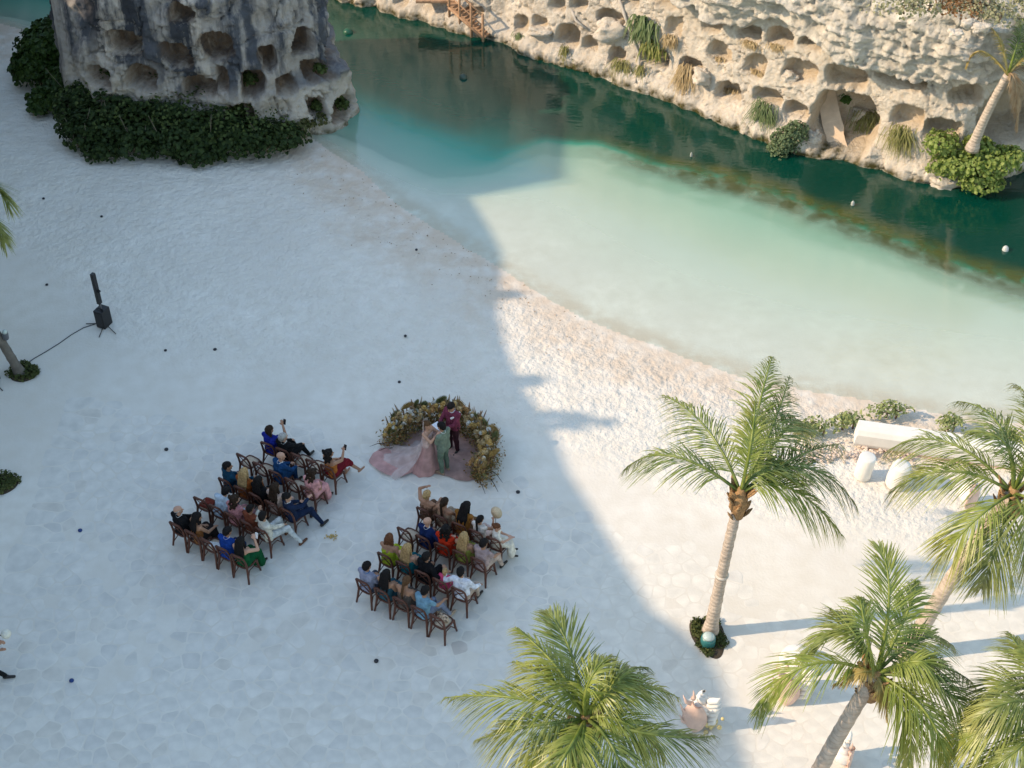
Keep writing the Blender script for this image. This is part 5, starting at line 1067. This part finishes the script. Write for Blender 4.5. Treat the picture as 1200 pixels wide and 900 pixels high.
# train spreads over the sand to the left
def ground_cloth(name, outline, m, parent, loc, rz, h=.03, seed=0, hub=None, hubz=.0, amp=.03):
    P = [G(*q) for q in outline]; P2 = []
    for i in range(len(P)):
        for u in (0, .125, .25, .375, .5, .625, .75, .875): P2.append(P[i].lerp(P[(i + 1) % len(P)], u))
    P = [V(p) for p in smooth1(np.array([list(p) for p in P2]), 3, True)]
    cen = sum(P, V((0, 0, 0))) / len(P); P = [p + (p - cen).normalized() * (.05 + .16 * float(fbm(p.x * 2.5, p.y * 2.5, 0, seed + 5, 3)) - .06) for p in P]; hubw = G(*hub) if hub else sum(P, V((0, 0, 0))) / len(P); rot = Matrix.Rotation(-rz, 3, 'Z'); rings = []
    for u in np.linspace(0, 1, 18):
        rg = []
        for i, p in enumerate(P):
            q = hubw.lerp(p, float(u)); th = math.atan2(p.y - hubw.y, p.x - hubw.x)
            wz = amp * (math.sin(th * 13 + 3 * u) * .5 + .5) * (1 - u * .6) * min(1, u * 5) + amp * .8 * float(fbm(q.x * 5, q.y * 5, 0, seed, 3))
            rg.append(rot @ (V((q.x, q.y, h * (1 - u) ** 2 + hubz * (1 - u) ** 3 + wz + .012)) - V(loc)))
        rings.append(rg)
    o = loft(rings).build(name, m, parent); return o
ground_cloth('train', [(497, 546), (480, 537), (462, 530), (448, 527), (440, 535), (437, 543), (446, 551), (455, 556), (470, 557), (482, 553), (497, 557), (508, 556)], tul, bt, bp_, ba - .2, hub=(500, 549), hubz=.55, seed=3, amp=.07)
rings = []
hp = J['hd'](0, -.06, .2)
for u in np.linspace(0, 1, 16):
    rg = []
    for k in range(22):
        a = R(200 + 140 * k / 21); r = .10 + .10 * u + .50 * u ** 4 * (1.1 + .2 * math.sin(k)); 
        rg.append((hp.x * (1 - u) + math.cos(a) * r, hp.y * (1 - u) - .05 * u + math.sin(a) * r * (1 + .9 * u ** 3) + .05, hp.z * (1 - u) + .02 + .06 * (1 - u) + .02 * math.sin(k * 1.7)))
    rings.append(rg)
loft(rings, False).build('veil', vm, bt)
# dusty pink cloth on the ground inside the flowers
dusty = bpy.data.materials.new('dusty_cloth'); dusty.use_nodes = True; tulle(dusty, (.36, .23, .20), 1.0)
o = ground_cloth('ground_cloth', [(452, 528), (470, 512), (500, 505), (535, 508), (560, 520), (570, 540), (560, 558), (547, 563), (536, 562), (522, 556), (500, 553), (470, 548)], dusty, None, (0, 0, 0), 0, hub=(520, 530), amp=.035, seed=9)
tag(o, 'dusty pink cloth spread on the sand inside the flower ring', 'cloth')

# ------------------------------------------------------------------ flower ring round the couple
AC = V((-1.93, 26.52, 0)); AR = 1.30
arch = thing('flower_ring', 'horseshoe of dried leaves, pampas plumes and ochre and white blooms round the couple', 'flower ring', AC)
DF = [leafmat('dried_leaf_%d' % k, a, b, .2, 9) for k, (a, b) in enumerate([((.07, .065, .02), (.16, .14, .05)), ((.26, .17, .06), (.42, .29, .11)), ((.12, .13, .05), (.24, .24, .10)), ((.20, .10, .045), (.34, .19, .08))])]
rg = random.Random(77)
def ringpt(a, dr, z): return V((math.cos(a) * (AR + dr), math.sin(a) * (AR + dr), z))
def hgt(a): return .40 + .34 * float(fbm(a * 1.9, 3.1, 0, 301, 3)) + .10 * math.sin(max(0, min(1, (a + .65) / 3.4)) * math.pi)
A0, A1 = R(-40), R(163)
mbs = [MB() for _ in DF]
for k in range(6800):
    a = rg.uniform(A0, A1); dr = rg.gauss(.02, .15); h = hgt(a); z = abs(rg.gauss(0, .5)) * h; z = min(z, h * 1.05) * (1 - min(1, abs(dr) / .5) * .5)
    o = ringpt(a, dr, z); out = (V((math.cos(a), math.sin(a), 0)) * rg.gauss(.15 if dr > 0 else -.3, .6) + V((0, 0, rg.uniform(.1, 1.1))) + V((-math.sin(a), math.cos(a), 0)) * rg.gauss(0, .6)).normalized()
    Ln = rg.uniform(.05, .13); wv = out.cross(V((rg.uniform(-1, 1), rg.uniform(-1, 1), rg.uniform(-1, 1)))).normalized() * rg.uniform(.010, .030)
    e = o + out * Ln + V((0, 0, -.03)); m_ = o.lerp(e, .5) + V((0, 0, .012))
    mbs[rg.choice([0, 1, 1, 1, 2, 3, 3])].add([o, m_ - wv, e, m_ + wv], [(0, 1, 2), (0, 2, 3)])
for b, m in zip(mbs, DF): tag(b.build('dried_foliage', m, arch, smooth=False), kind='stuff')
# fans of dried palm
fan = MB(); n = 15
pp = [(0, 0, 0)]
for k in range(2 * n + 1):
    a = R(-78) + R(156) * k / (2 * n); r = .24 if k % 2 else .19; pp.append((math.sin(a) * r, .012 * (1 if k % 2 else -1), math.cos(a) * r))
fan.add(pp, [(0, k, k + 1) for k in range(1, 2 * n + 1)]); fm = [fan.mesh('fan_leaf', False) for _ in range(2)]; fm[0].materials.append(DF[2]); fm[1].materials.append(DF[1])
for k in range(30):
    a = rg.uniform(A0 + .05, A1 - .05); o = link('fan_leaf', fm[k % 2], arch); o.location = ringpt(a, rg.uniform(-.05, .26), hgt(a) * rg.uniform(.6, .95)); o.rotation_euler = (rg.uniform(-.7, .2), rg.uniform(-.4, .4), a - R(90) + rg.uniform(-.7, .7)); o.scale = (1, 1, 1)
# pampas plumes
plm = []
for c in ((.36, .24, .14), (.45, .33, .20), (.27, .15, .08)):
    b = MB()
    for k in range(60):
        u = k / 60; a = k * 2.4; r = .035 * math.sin(math.pi * (.15 + .8 * u)); p = V((0, 0, .10 + .30 * u)); e = p + V((math.cos(a) * r, math.sin(a) * r, .07)); b.add([p, p + V((.006, 0, .02)), e, p + V((0, .006, .02))], [(0, 1, 2), (0, 2, 3)])
    b.tube([(0, 0, 0), (0, 0, .2), (.01, 0, .40)], [.006, .010, .004], 5); me = b.mesh('plume', False); me.materials.append(pmat('plume_%d' % int(c[0] * 100), c, .9, .2)); plm.append(me)
for k in range(110):
    a = rg.uniform(A0, A1); o = link('plume', plm[k % 3], arch); o.location = ringpt(a, rg.uniform(-.08, .22), hgt(a) * .6); o.rotation_euler = (rg.uniform(-.55, .4), rg.uniform(-.5, .5), a - R(90)); sc_ = rg.uniform(.7, 1.15); o.scale = (sc_,) * 3
# blooms
def bloom(r, c, nm, layers=3):
    b = MB(); rr = random.Random(int(r * 9999))
    for l in range(layers):
        n = 5 + 2 * l; q = r * (.45 + .55 * (l + 1) / layers)
        for k in range(n):
            a = 2 * math.pi * k / n + l * .5; d = V((math.cos(a), math.sin(a), 0)); sd = V((-d.y, d.x, 0)); z = r * (.75 - .38 * l)
            b.add([d * r * .1, d * q * .7 - sd * q * .38 + V((0, 0, z * .6)), d * q + V((0, 0, z)), d * q * .7 + sd * q * .38 + V((0, 0, z * .6))], [(0, 1, 2, 3)])
    b.ell((0, 0, r * .25), (r * .5, r * .5, r * .5), 7, 4); me = b.mesh(nm, True); me.materials.append(c); return me
WH = bloom(.066, pmat('white_petal', (.60, .58, .52), .6, .08), 'white_rose'); YE = bloom(.075, pmat('ochre_petal', (.50, .32, .10), .7, .2), 'ochre_bloom'); OR = bloom(.068, pmat('amber_petal', (.40, .22, .08), .7, .25), 'amber_bloom', 2); BUFF = bloom(.075, pmat('buff_petal', (.50, .36, .18), .7, .2), 'buff_bloom')
clusters = [(158, 'y'), (150, 'w'), (143, 'w'), (146, 'y'), (132, 'o'), (124, 'w'), (113, 'w'), (108, 'w'), (103, 'y'), (97, 'o'), (92, 'w'), (85, 'y'), (78, 'y'), (64, 'o'), (48, 'b'), (42, 'w'), (36, 'y'), (139, 'b'), (118, 'b'), (70, 'b'), (56, 'o'), (26, 'b'), (16, 'w'), (8, 'y'), (2, 'b'), (-8, 'y'), (-14, 'w'), (-20, 'y'), (-25, 'w'), (-30, 'y'), (-35, 'o'), (-22, 'b')]
for deg, kd in clusters:
    for k in range({'w': 4, 'y': 7, 'o': 7, 'b': 9}[kd]):
        a = R(deg + rg.gauss(0, 4.5)); inner = rg.uniform(-.22, .10); o = link({'w': 'white_rose', 'y': 'ochre_bloom', 'o': 'amber_bloom', 'b': 'buff_bloom'}[kd], {'w': WH, 'y': YE, 'o': OR, 'b': BUFF}[kd], arch)
        h = hgt(a); o.location = ringpt(a, inner, max(.08, h * (.86 - abs(inner) * .9 + rg.uniform(-.12, .15)) + .10)); o.rotation_euler = (rg.uniform(-.6, .9), rg.uniform(-.6, .6), a); s_ = rg.uniform(.75, 1.15); o.scale = (s_,) * 3
b = MB()
for a, dr in ((164, .1), (160, .35), (-38, .3), (-20, .42), (-30, .5)):
    p = ringpt(R(a), dr - .2, .1); q = ringpt(R(a + (6 if a > 0 else -7)), dr + .18, .03); b.tube([p, p.lerp(q, .5) + V((0, 0, .05)), q], [.012, .009, .004], 5)
b.build('twig', pmat('dark_twig', (.03, .02, .015), .9), arch)

# ------------------------------------------------------------------ sound gear and planting at the left
def spk(label, px, py, hz, name='column_speaker', cut=False):
    p = G(px, py); t = thing(name, label, 'speaker', p, R(-25)); K = pmat('speaker_black', (.012, .012, .014), .45, .2)
    b = MB(); b.box((0, 0, .31), (.29, .36, .58)); b.box((0, -.185, .31), (.24, .012, .50)); o = b.build('subwoofer', K, t, smooth=False)
    mdf = o.modifiers.new('edge', 'BEVEL'); mdf.width = .02; mdf.segments = 2
    b = MB(); b.box((0, 0, .60 + .10), (.05, .05, .22)); b.build('pole', pmat('speaker_grey', (.10, .10, .11), .5), t, smooth=False)
    b = MB(); b.box((0, 0, .80 + hz / 2), (.10, .12, hz)); b.build('column', K, t, smooth=False)
    b = MB(); b.box((0, -.063, .80 + hz / 2), (.078, .008, hz - .06)); b.build('grille', pmat('grille_dark', (.03, .03, .032), .7), t, smooth=False)
    b = MB(); b.box((.085, .0, 1.25), (.05, .07, .06)); b.build('clamp', K, t, smooth=False)
    b = MB(); b.tube([(-.10, -.05, .605), (-.10, -.05, .64), (.10, -.05, .64), (.10, -.05, .605)], .012, 6); b.build('handle', K, t)
    for a in (200, 290, 340): 
        q = V((math.cos(R(a)), math.sin(R(a)), 0)); MB().tube([q * .18 + V((0, 0, .06)), q * .34 + V((0, 0, .03)), q * .55 + V((0, 0, .012))], .012, 6).build('cable_tail', K, t)
    return t
spk('slim black column speaker on its box standing on the open sand', 123, 381, 1.05)
spk('black speaker box cut by the left edge beside the palm planting bed', -9, 447, .5)
pts = [G(*q, .012) for q in [(113, 379), (98, 384), (84, 392), (70, 402), (54, 412), (40, 420), (30, 427)]]
tag(MB().tube(pts, .012, 6).build('cable', pmat('cable_dark', (.04, .045, .05), .6)), 'thin dark cable curving over the sand from the column speaker to the planting bed', 'cable')
SOIL = pmat('bed_soil', (.06, .045, .03), .95, .4, 12, .6, 25, .03)
MOSS = leafmat('bed_leaf', (.045, .065, .018), (.11, .12, .04), .25, 9)
def bed(label, outline, seed, n=900):
    P = [G(*q) for q in outline]; c = sum(P, V((0, 0, 0))) / len(P); t = thing('planting_bed', label, 'planting bed', c, 0, 'planting beds in the sand'); P2 = []
    for i in range(len(P)):
        for u in (0, .25, .5, .75): P2.append(P[i].lerp(P[(i + 1) % len(P)], u) - c)
    A = smooth1(np.array([list(p) for p in P2]), 2, True); A *= 1.06
    rings = [[(p[0] * u, p[1] * u, .05 * (1 - u) + .005 + .02 * (u < .9)) for p in A] for u in (1, .85, .5, .02)]
    loft(rings).build('soil', SOIL, t); rgn = np.random.default_rng(seed); rx = np.abs(A[:, 0]).max(); ry = np.abs(A[:, 1]).max(); bl = []
    for k in range(26):
        i = rgn.integers(len(A)); u = math.sqrt(rgn.random()) * .97; bl.append(((A[i, 0] * u, A[i, 1] * u, .05), (.13, .13, .08)))
    tag(leaf_cloud('ground_cover', bl, n, .045, MOSS, t, seed), kind='stuff'); return t
bed('dark oval planting bed at the foot of the palm with the white band', [(808, 731), (816, 726), (832, 727), (846, 733), (849, 750), (846, 768), (838, 772), (824, 764), (811, 748)], 1, 1300)
bed('dark round planting bed at the leaning palm on the left edge', [(10, 436), (20, 428), (34, 426), (46, 432), (42, 442), (28, 448), (14, 446)], 2)
bed('dark planting bed cut by the left edge below the speakers', [(-12, 566), (-2, 555), (12, 556), (23, 562), (18, 572), (4, 580), (-8, 578)], 3)
def uplight(label, p, c, r=.16, h=.36, tilt=0):
    t = thing('spotlight', label, 'lamp', p); M_ = pmat('lamp_%d' % int(c[1] * 100), c, .35, .1)
    MB().lathe([(r * .8, 0), (r, .03), (r, h - .06), (r * .93, h)], 20).build('housing', M_, t); MB().lathe([(r * .85, h + .001), (r * .7, h + .05), (r * .35, h + .085), (.005, h + .09)], 20).build('lens', pmat('lamp_lens', (.42, .50, .48), .15, .1), t); return t
uplight('teal cylinder spotlight with a pale domed lens in the palm planting bed', G(829, 756), (.03, .15, .15), .17, .30)
t = uplight('small grey spotlight strapped to the leaning palm trunk at the left edge', RY(7, 397, G(24, 438).y + .05), (.10, .11, .13), .085, .26); t.rotation_euler = (.15, .15, 0)

# ------------------------------------------------------------------ white beam, drums and shells at the right
WST = pmat('white_stone', (.72, .69, .64), .85, .06, 3, .4, 24, .01)
pA, pB = G(1000, 522), G(1215, 553); dv = (pB - pA); ang = math.atan2(dv.y, dv.x); Lb = dv.length
t = thing('stone_beam', 'long white stone beam lying behind the drums at the right edge', 'bench', pA, ang)
prof_ = [(0, 0), (-.04, .12), (-.05, .42), (.02, .54), (.12, .60), (.36, .60), (.44, .52), (.46, .1), (.44, 0)]
n = len(prof_); b = MB(); xs = [0, .05, .12] + [Lb * k / 12 for k in range(1, 13)]
b.add([(x + .10 * max(0, z - .1) * (k == 0), y, z * (1 if k else .96)) for k, x in enumerate(xs) for y, z in prof_], [(k * n + i, k * n + (i + 1) % n, (k + 1) * n + (i + 1) % n, (k + 1) * n + i) for k in range(len(xs) - 1) for i in range(n)] + [tuple(range(n)), tuple(reversed([(len(xs) - 1) * n + i for i in range(n)]))])
b.build('beam', WST, t, smooth=False); b = MB(); b.box((Lb / 2, .2, -.06), (Lb - .3, .36, .14)); b.build('footing', pmat('pink_footing', (.50, .36, .29), .9, .2, 5), t, smooth=False)
def lathe_thing(name, label, cat, p, prof, m, rx=0, ry=0, group=None, part='body', extra=None):
    t = thing(name, label, cat, p, 0, group); t.rotation_euler = (rx, ry, 0); MB().lathe(prof, 26).build(part, m, t)
    if extra: MB().lathe(extra, 26).build('top', m, t)
    return t
lathe_thing('stone_drum', 'smooth white cylinder stool left of the ribbed drum', 'stool', G(1010, 558), [(.20, 0), (.215, .03), (.215, .66), (.20, .70), (.17, .71)], WST, 0, R(4), 'white drums by the beam')
lathe_thing('stone_drum', 'ribbed white barrel drum half hidden by palm leaves', 'stool', G(1049, 568), [(.26 + .018 * (k % 2) - .05 * abs(k / 16 - .35), .70 * k / 16) for k in range(17)] + [(.12, .71)], WST, 0, R(5), 'white drums by the beam')
# pebbles below the beam
b = MB(); rg2 = random.Random(4)
for k in range(300):
    g = G(rg2.uniform(935, 1075), rg2.gauss(531, 6)); r = rg2.uniform(.025, .06); b.ell((g.x, g.y, r * .3), (r, r * rg2.uniform(.6, 1), r * .6), 6, 4)
tag(b.build('pebbles', pmat('pink_pebble', (.62, .50, .42), .9, .25, 3)), kind='stuff')
YG = leafmat('yellow_green_leaf', (.22, .27, .10), (.42, .46, .21), .4, 7)
for k, (x, y, rx, lab) in enumerate([(955, 508, .7, 'low green shrub at the left end behind the pebbles'), (993, 500, .5, 'taller green shrub just left of the white beam end'), (1040, 488, .75, 'leafy shrub behind the left part of the white beam'), (1112, 503, .4, 'sparse shrub behind the middle of the white beam'), (1180, 520, .5, 'shrub behind the white beam at the right edge')]):
    g = G(x, y); bush('beach_shrub', lab, 'shrub', g, [((-.3 * rx, 0, .15), (rx * .7, .28, .22)), ((.4 * rx, .05, .15), (rx * .6, .25, .2)), ((0, .1, .2), (rx * .5, .22, .26))], 230, .07, YG, 210 + k, 'shrubs behind the white beam')
# shells
SHP = pmat('shell_pink', (.66, .46, .38), .45, .14, 5, .3, 18, .01); SHW = pmat('shell_white', (.76, .72, .68), .5, .08, 8, .3, 22, .01); SHY = pmat('shell_yellow', (.62, .50, .24), .6, .3, 14)
def shell(label, p, rz, s=1.0, cat='sculpture'):
    t = thing('shell_sculpture', label, cat, p, rz, 'giant shell sculptures on the sand'); rings = []
    # body whorl, standing on its side: a spiral that widens to a flared lip
    for k in range(44):
        u = k / 43; a = u * 2 * math.pi * 2.6; rr = (.05 + .24 * u ** 1.3) * s; cz = (1.12 - .72 * u ** .8) * s; c = V((math.cos(a) * rr * .55, math.sin(a) * rr * .55, cz)); q = (.04 + .15 * u ** 1.25) * s
        rings.append([c + V((math.cos(a) * math.cos(f) * q, math.sin(a) * math.cos(f) * q, math.sin(f) * q * 1.35)) for f in [2 * math.pi * i / 14 for i in range(14)]])
    loft(rings).build('whorl', SHW, t)
    lip = []
    for i in range(13):
        v = i / 12; z = .04 + .86 * v; wdt = .27 * math.sin(math.pi * (.12 + .8 * v)) ** .7; lip.append([V((-.10 + x * wdt, -.20 - .10 * math.cos(x * 1.4) - .05 * x, z)) * s for x in np.linspace(-1, 1, 9)] + [V((-.10 + x * wdt * .96, -.17 - .10 * math.cos(x * 1.4) - .05 * x, z)) * s for x in np.linspace(1, -1, 9)])
    loft(lip).build('lip', SHP, t)
    for i in range(6):
        z = .18 + .15 * i; MB().tube([V((.15, -.1, z)) * s, V((.33, -.14, z + .08)) * s, V((.44 - .03 * abs(i - 3), -.14, z + .19)) * s], [.085 * s, .07 * s, .012 * s], 8).build('spine', SHW, t)
    for i, (x, z) in enumerate(((-.40, .95), (-.44, .62), (-.42, .25), (-.20, 1.15))):
        MB().tube([V((-.18, -.15, z - .12)) * s, V((x * .8, -.18, z - .04)) * s, V((x, -.16, z + .16)) * s], [.06 * s, .04 * s, .008 * s], 8).build('spine', SHP, t)
    return t
shell('pink lipped white spiny shell sculpture beside a yellow shell cluster', G(818, 846), R(-8), 1.0)
t = thing('shell_cluster', 'yellow knobbly shell cluster at the foot of the pink lipped shell', 'sculpture', G(831, 850)); rg3 = random.Random(3); b = MB()
for k in range(34):
    b.ell((rg3.gauss(.02, .10), rg3.gauss(0, .09), .05 + abs(rg3.gauss(0, .12))), (rg3.uniform(.035, .07),) * 3, 7, 5)
remesh(b.build('coral', SHY, t), .018); MB().tube([(-.02, -.18, .03), (0, -.26, .03), (.01, -.34, .04)], [.04, .05, .02], 7).build('tip', SHW, t)
shell('large white shell sculpture half hidden under the yellowing palm leaf', G(925, 815), R(-10), 1.05)
lathe_thing('scallop_sculpture', 'ribbed white dome shell showing above the yellowing palm leaf', 'sculpture', G(934, 778), [(.40, 0), (.42, .10), (.39, .22), (.30, .34), (.16, .42), (.01, .44)], SHW, 0, 0, 'giant shell sculptures on the sand')
shell('peach shell sculpture on the sand below the raised right palm leaves', G(1132, 590), R(40), .8)
shell('white shell sculpture behind the lower right palm trunk', G(985, 893), R(80), .7)

# ------------------------------------------------------------------ cliff details: leaning slab, boulders, stair, roots
def slab_between(name, label, cat, a, b_, wd, th, m, jag=.0, seed=0):
    d = (b_ - a); L_ = d.length; o = bpy.data.objects
    mb = MB(); nx = 10; rr = random.Random(seed); rows_ = []
    for k in range(nx + 1):
        u = k / nx; j = [rr.uniform(-jag, jag) for _ in range(4)]; rows_.append([(-wd / 2 + j[0], -th / 2, u * L_), (wd / 2 + j[1], -th / 2 + j[2] * .3, u * L_), (wd / 2 + j[1], th / 2, u * L_), (-wd / 2 + j[0], th / 2, u * L_)])
    mb.add([p for r in rows_ for p in r], [(k * 4 + i, k * 4 + (i + 1) % 4, k * 4 + 4 + (i + 1) % 4, k * 4 + 4 + i) for k in range(nx) for i in range(4)] + [(3, 2, 1, 0), tuple(nx * 4 + i for i in range(4))])
    ob_ = mb.build(name, m, None, smooth=False); ob_.location = a; z = d.normalized(); x = V((1, -.45, 0)); x = (x - z * x.dot(z)).normalized(); y = z.cross(x); ob_.rotation_euler = Matrix((x, y, z)).transposed().to_euler(); return tag(ob_, label, cat)
PALE = pmat('pale_rock', (.70, .60, .48), .92, .15, 4, .7, 14, .04)
pa = G(984, 182, WZ - .1); pb, _n = cliff_pt(966, 118); slab_between('leaning_slab', 'long flat stone slab leaning from the big arch into the water', 'slab', pa, pb + V((.1, .45, .1)), .62, .16, pmat('slab_tan', (.58, .44, .31), .9, .12, 4, .5, 18, .02), .03, 1)
def boulder(label, p, r, seed, m=None):
    m = m or ROCK_C; b = MB(); b.ell((0, 0, 0), (1, 1, 1), 26, 18); A = np.array(b.v); A = np.sign(A) * np.abs(A) ** .72; nn_ = (fbm(A[:, 0] * 1.6 + seed, A[:, 1] * 1.6, A[:, 2] * 1.6, seed, 5) - .5) * 1.5 + .85; A = A * nn_[:, None] * np.array(r); b.v = [tuple(q) for q in A]
    o = b.build('boulder', m); o.location = p; return tag(o, label, 'rock', 'loose rocks in and under the cliff')
for k, (x, y, r, lab) in enumerate([(717, 35, (.55, .4, .36), 'rounded pale boulder sitting in a wide hollow left of the hanging palms'), (634, 36, (.5, .3, .18), 'flat pale slab of rock below the second hollow from the left corner'), (928, 88, (.32, .25, .2), 'bright white rock in the wide hollow in the middle of the cliff'), (825, 88, (.34, .3, .28), 'jutting pale rock beside the long straw tuft'), (955, 160, (.26, .22, .3), 'pale rock leaning left of the slab in the big arch'), (1012, 131, (.35, .25, .2), 'small tan rock just right of the big arch'), (1000, 98, (.35, .2, .12), 'tan rubble on the floor of the oval hollow above the arch')]):
    p, nn = cliff_pt(x, y); boulder(lab, p + nn * .12, r, 300 + k)
boulder('low pale rock at the waterline under the bright green bush', G(1108, 213, -.05), (.55, .4, .3), 320)
for k, (x, y) in enumerate([(1158, 8), (1160, 18), (1145, 14), (1135, 28), (1150, 32), (1120, 40)]):
    g = G(x, y, ZT + .3); boulder(['pale stone at the top of the cliff rubble', 'largest pale stone in the cliff top rubble', 'small stone left of the largest in the cliff top rubble', 'grey stone lower left in the cliff top rubble', 'flat stone below the largest in the cliff top rubble', 'leftmost stone of the cliff top rubble'][k], g, [(.26, .2, .18), (.34, .25, .2), (.18, .15, .13), (.24, .2, .15), (.3, .2, .13), (.22, .2, .13)][k], 330 + k)
for k, (pl_, lab) in enumerate([([(728, -6), (734, 20), (742, 40), (751, 62), (750, 80), (746, 96)], 'long pale dead root hanging down the cliff beside the hanging palms'), ([(668, 2), (671, 14), (676, 24), (688, 33)], 'grey dead root hanging between the two top left hollows')]):
    pts = [cliff_pt(*q) for q in pl_]; tag(MB().tube([p + nn * .06 for p, nn in pts], [.06, .06, .05, .05, .04, .03][:len(pts)], 7).build('hanging_root', pmat('dead_root', (.42, .38, .33), .9, .2)), lab, 'root', 'dead roots on the cliff')
# wooden stair at the far landing
sa, sb_ = G(586, 31, .05), RY(545, -6, G(586, 31).y + .9)
t = thing('wooden_stair', 'weathered wooden stair with handrails coming down to the water at the far landing', 'stair', sa); WD = pmat('stair_wood', (.36, .22, .13), .8, .25, 6, .4, 20, .01); d = sb_ - sa; dn = d.normalized(); hd = V((d.x, d.y, 0)).normalized(); wv = V((-hd.y, hd.x, 0))
if wv.y > 0: wv = -wv
for k in range(12):
    u = (k + .5) / 12; MB().box(d * u + wv * .5, (1, 1, 1)).build('step', WD, t, smooth=False)
    o = t.children[-1]; o.data.transform(Matrix.Translation(-(d * u + wv * .5))); o.data.transform(Matrix.Diagonal((.30, 1.0, .06, 1))); o.location = d * u + wv * .5; o.rotation_euler = (0, 0, math.atan2(hd.y, hd.x))
for q in (0, 1.0):
    MB().tube([wv * q + V((0, 0, -.08)), d + wv * q + V((0, 0, -.08))], .06, 6).build('stringer', WD, t)
    MB().tube([wv * q + V((0, 0, .85)), d + wv * q + V((0, 0, .85))], .04, 6).build('handrail', WD, t)
    MB().tube([wv * q + V((0, 0, .42)), d + wv * q + V((0, 0, .42))], .025, 6).build('middle_rail', WD, t)
    for u in (.02, .35, .68, .98): MB().tube([d * u + wv * q + V((0, 0, -.6)), d * u + wv * q + V((0, 0, .9))], .05, 6).build('post', WD, t)
MB().box(d + hd * .8 + wv * .4, (1.9, 1.5, .08)).build('landing', WD, t, smooth=False)

# ------------------------------------------------------------------ floats, ground lights, litter
for k, (x, y, c, r, lab) in enumerate([(408, 38, (.02, .10, .06), .19, 'green float in the dark water beside the outcrop'), (543, 91, (.05, .08, .06), .15, 'grey green float in the shaded water'), (1178, 293, (.45, .46, .44), .10, 'pale float at the right edge of the deep water'), (810, 183, (.30, .31, .28), .045, 'pale float close to the weed band'), (999, 240, (.35, .36, .33), .06, 'small pale float in front of the arch')]):
    t = thing('float', lab, 'float', G(x, y, WZ), 0, 'floats on the water'); m = pmat('float_%d' % k, c, .4); MB().lathe([(.01, -.1), (r * .8, -.07), (r, 0), (r * .9, .08), (r * .5, .14), (.01, .15)], 18).build('body', m, t); 
dots = [(195, 527), (252, 410), (607, 577), (94, 622), (84, 798), (441, 775), (51, 233), (55, 334), (119, 254), (194, 411), (488, 293), (468, 448), (475, 394)]
glo = ['left of the seating near the left block', 'in the open sand left of the shade middle', 'right of the couple', 'far left below the bed', 'near the walking person', 'below the right seating block', 'in the upper left sand', 'left of the column speaker', 'upper left near the hedge', 'right of the column speaker', 'at the wet sand near the shade tip', 'above the flower ring', 'in the sand above the flower ring']
for k, (x, y) in enumerate(dots):
    t = thing('ground_light', 'small dark ground light ' + glo[k], 'ground light', G(x, y), 0, 'dark ground lights in the sand'); bl = k in (3, 4)
    MB().lathe([(.052, 0), (.052, .03), (.04, .04), (.005, .045)] if k in (0, 1, 2, 3, 4, 5) else [(.042, 0), (.042, .03), (.03, .04), (.004, .042)], 14).build('housing', pmat('light_blue' if bl else 'light_dark', (.012, .04, .16) if bl else (.02, .02, .025), .4), t)
b = MB(); rg4 = random.Random(8)
for k in range(34):
    g = G(*[(389 + rg4.gauss(0, 4)), 629 + rg4.gauss(0, 2.2)]); a = rg4.uniform(0, 6); b.add([(g.x, g.y, .02), (g.x + .05 * math.cos(a), g.y + .05 * math.sin(a), .03), (g.x + .05 * math.cos(a + 1), g.y + .05 * math.sin(a + 1), .022)], [(0, 1, 2)])
tag(b.build('fallen_petals', pmat('petal_litter', (.50, .33, .10), .8)), kind='stuff')
b = MB()
for k in range(300):
    i = rg4.randrange(len(SHORE) - 12) + 5; u = rg4.random(); q = SHORE[i] * (1 - u) + SHORE[i + 1] * u; off_ = -abs(rg4.gauss(.6, .8)); x, y = q[0] + off_ * .5 + rg4.gauss(0, .25), q[1] + off_ + rg4.gauss(0, .2)
    dd = float(sdist(SHORE, np.array([x]), np.array([y]))[0])
    if dd > -.1: continue
    z = -.15 * float(sstep(-4.5, 0, dd)) + .012; a = rg4.uniform(0, 6.3); l = rg4.uniform(.02, .09); b.add([(x, y, z), (x + l * math.cos(a), y + l * math.sin(a), z + .015), (x + l * .5 * math.cos(a + .5), y + l * .5 * math.sin(a + .5), z + .03)], [(0, 1, 2)])
tag(b.build('seaweed_litter', pmat('weed_litter', (.30, .21, .13), .9, .3)), kind='stuff')

# ------------------------------------------------------------------ person walking in from the left edge
wp = G(-8, 792); J = joints(False, hipz=.90, hipy=0, lean=.1, knees={'L': (-.10, .14, .50), 'R': (.10, -.02, .48)}, feet={'L': (-.11, -.34, .14), 'R': (.11, .30, .085)}, hands={'R': (.24, .40, 1.12), 'L': (-.15, .34, 1.0)}, head=(.1, .1))
t = person('person in dark clothes stepping into view at the left edge', wp, R(-80), J, skin='tan', hair=('short', 'black'), top=('tee', (.03, .03, .035)), legs=('trousers', (.012, .013, .014)), shoes=(.012, .012, .014))
l = RY(7, 743, wp.y + .1); b = MB(); rg5 = random.Random(2)
o = thing('white_ball', 'round white fluffy ball carried by the person at the left edge', 'ball', l); MB().ell((0, 0, 0), (.11, .11, .11), 16, 10).build('ball', pmat('fluffy_white', (.66, .64, .56), .9, .1, 20, .8, 40, .02), o); MB().tube([(-.28, 0, -.10), (-.1, 0, -.03)], .014, 6).build('handle', pmat('dark_handle', (.02, .02, .02), .5), o)
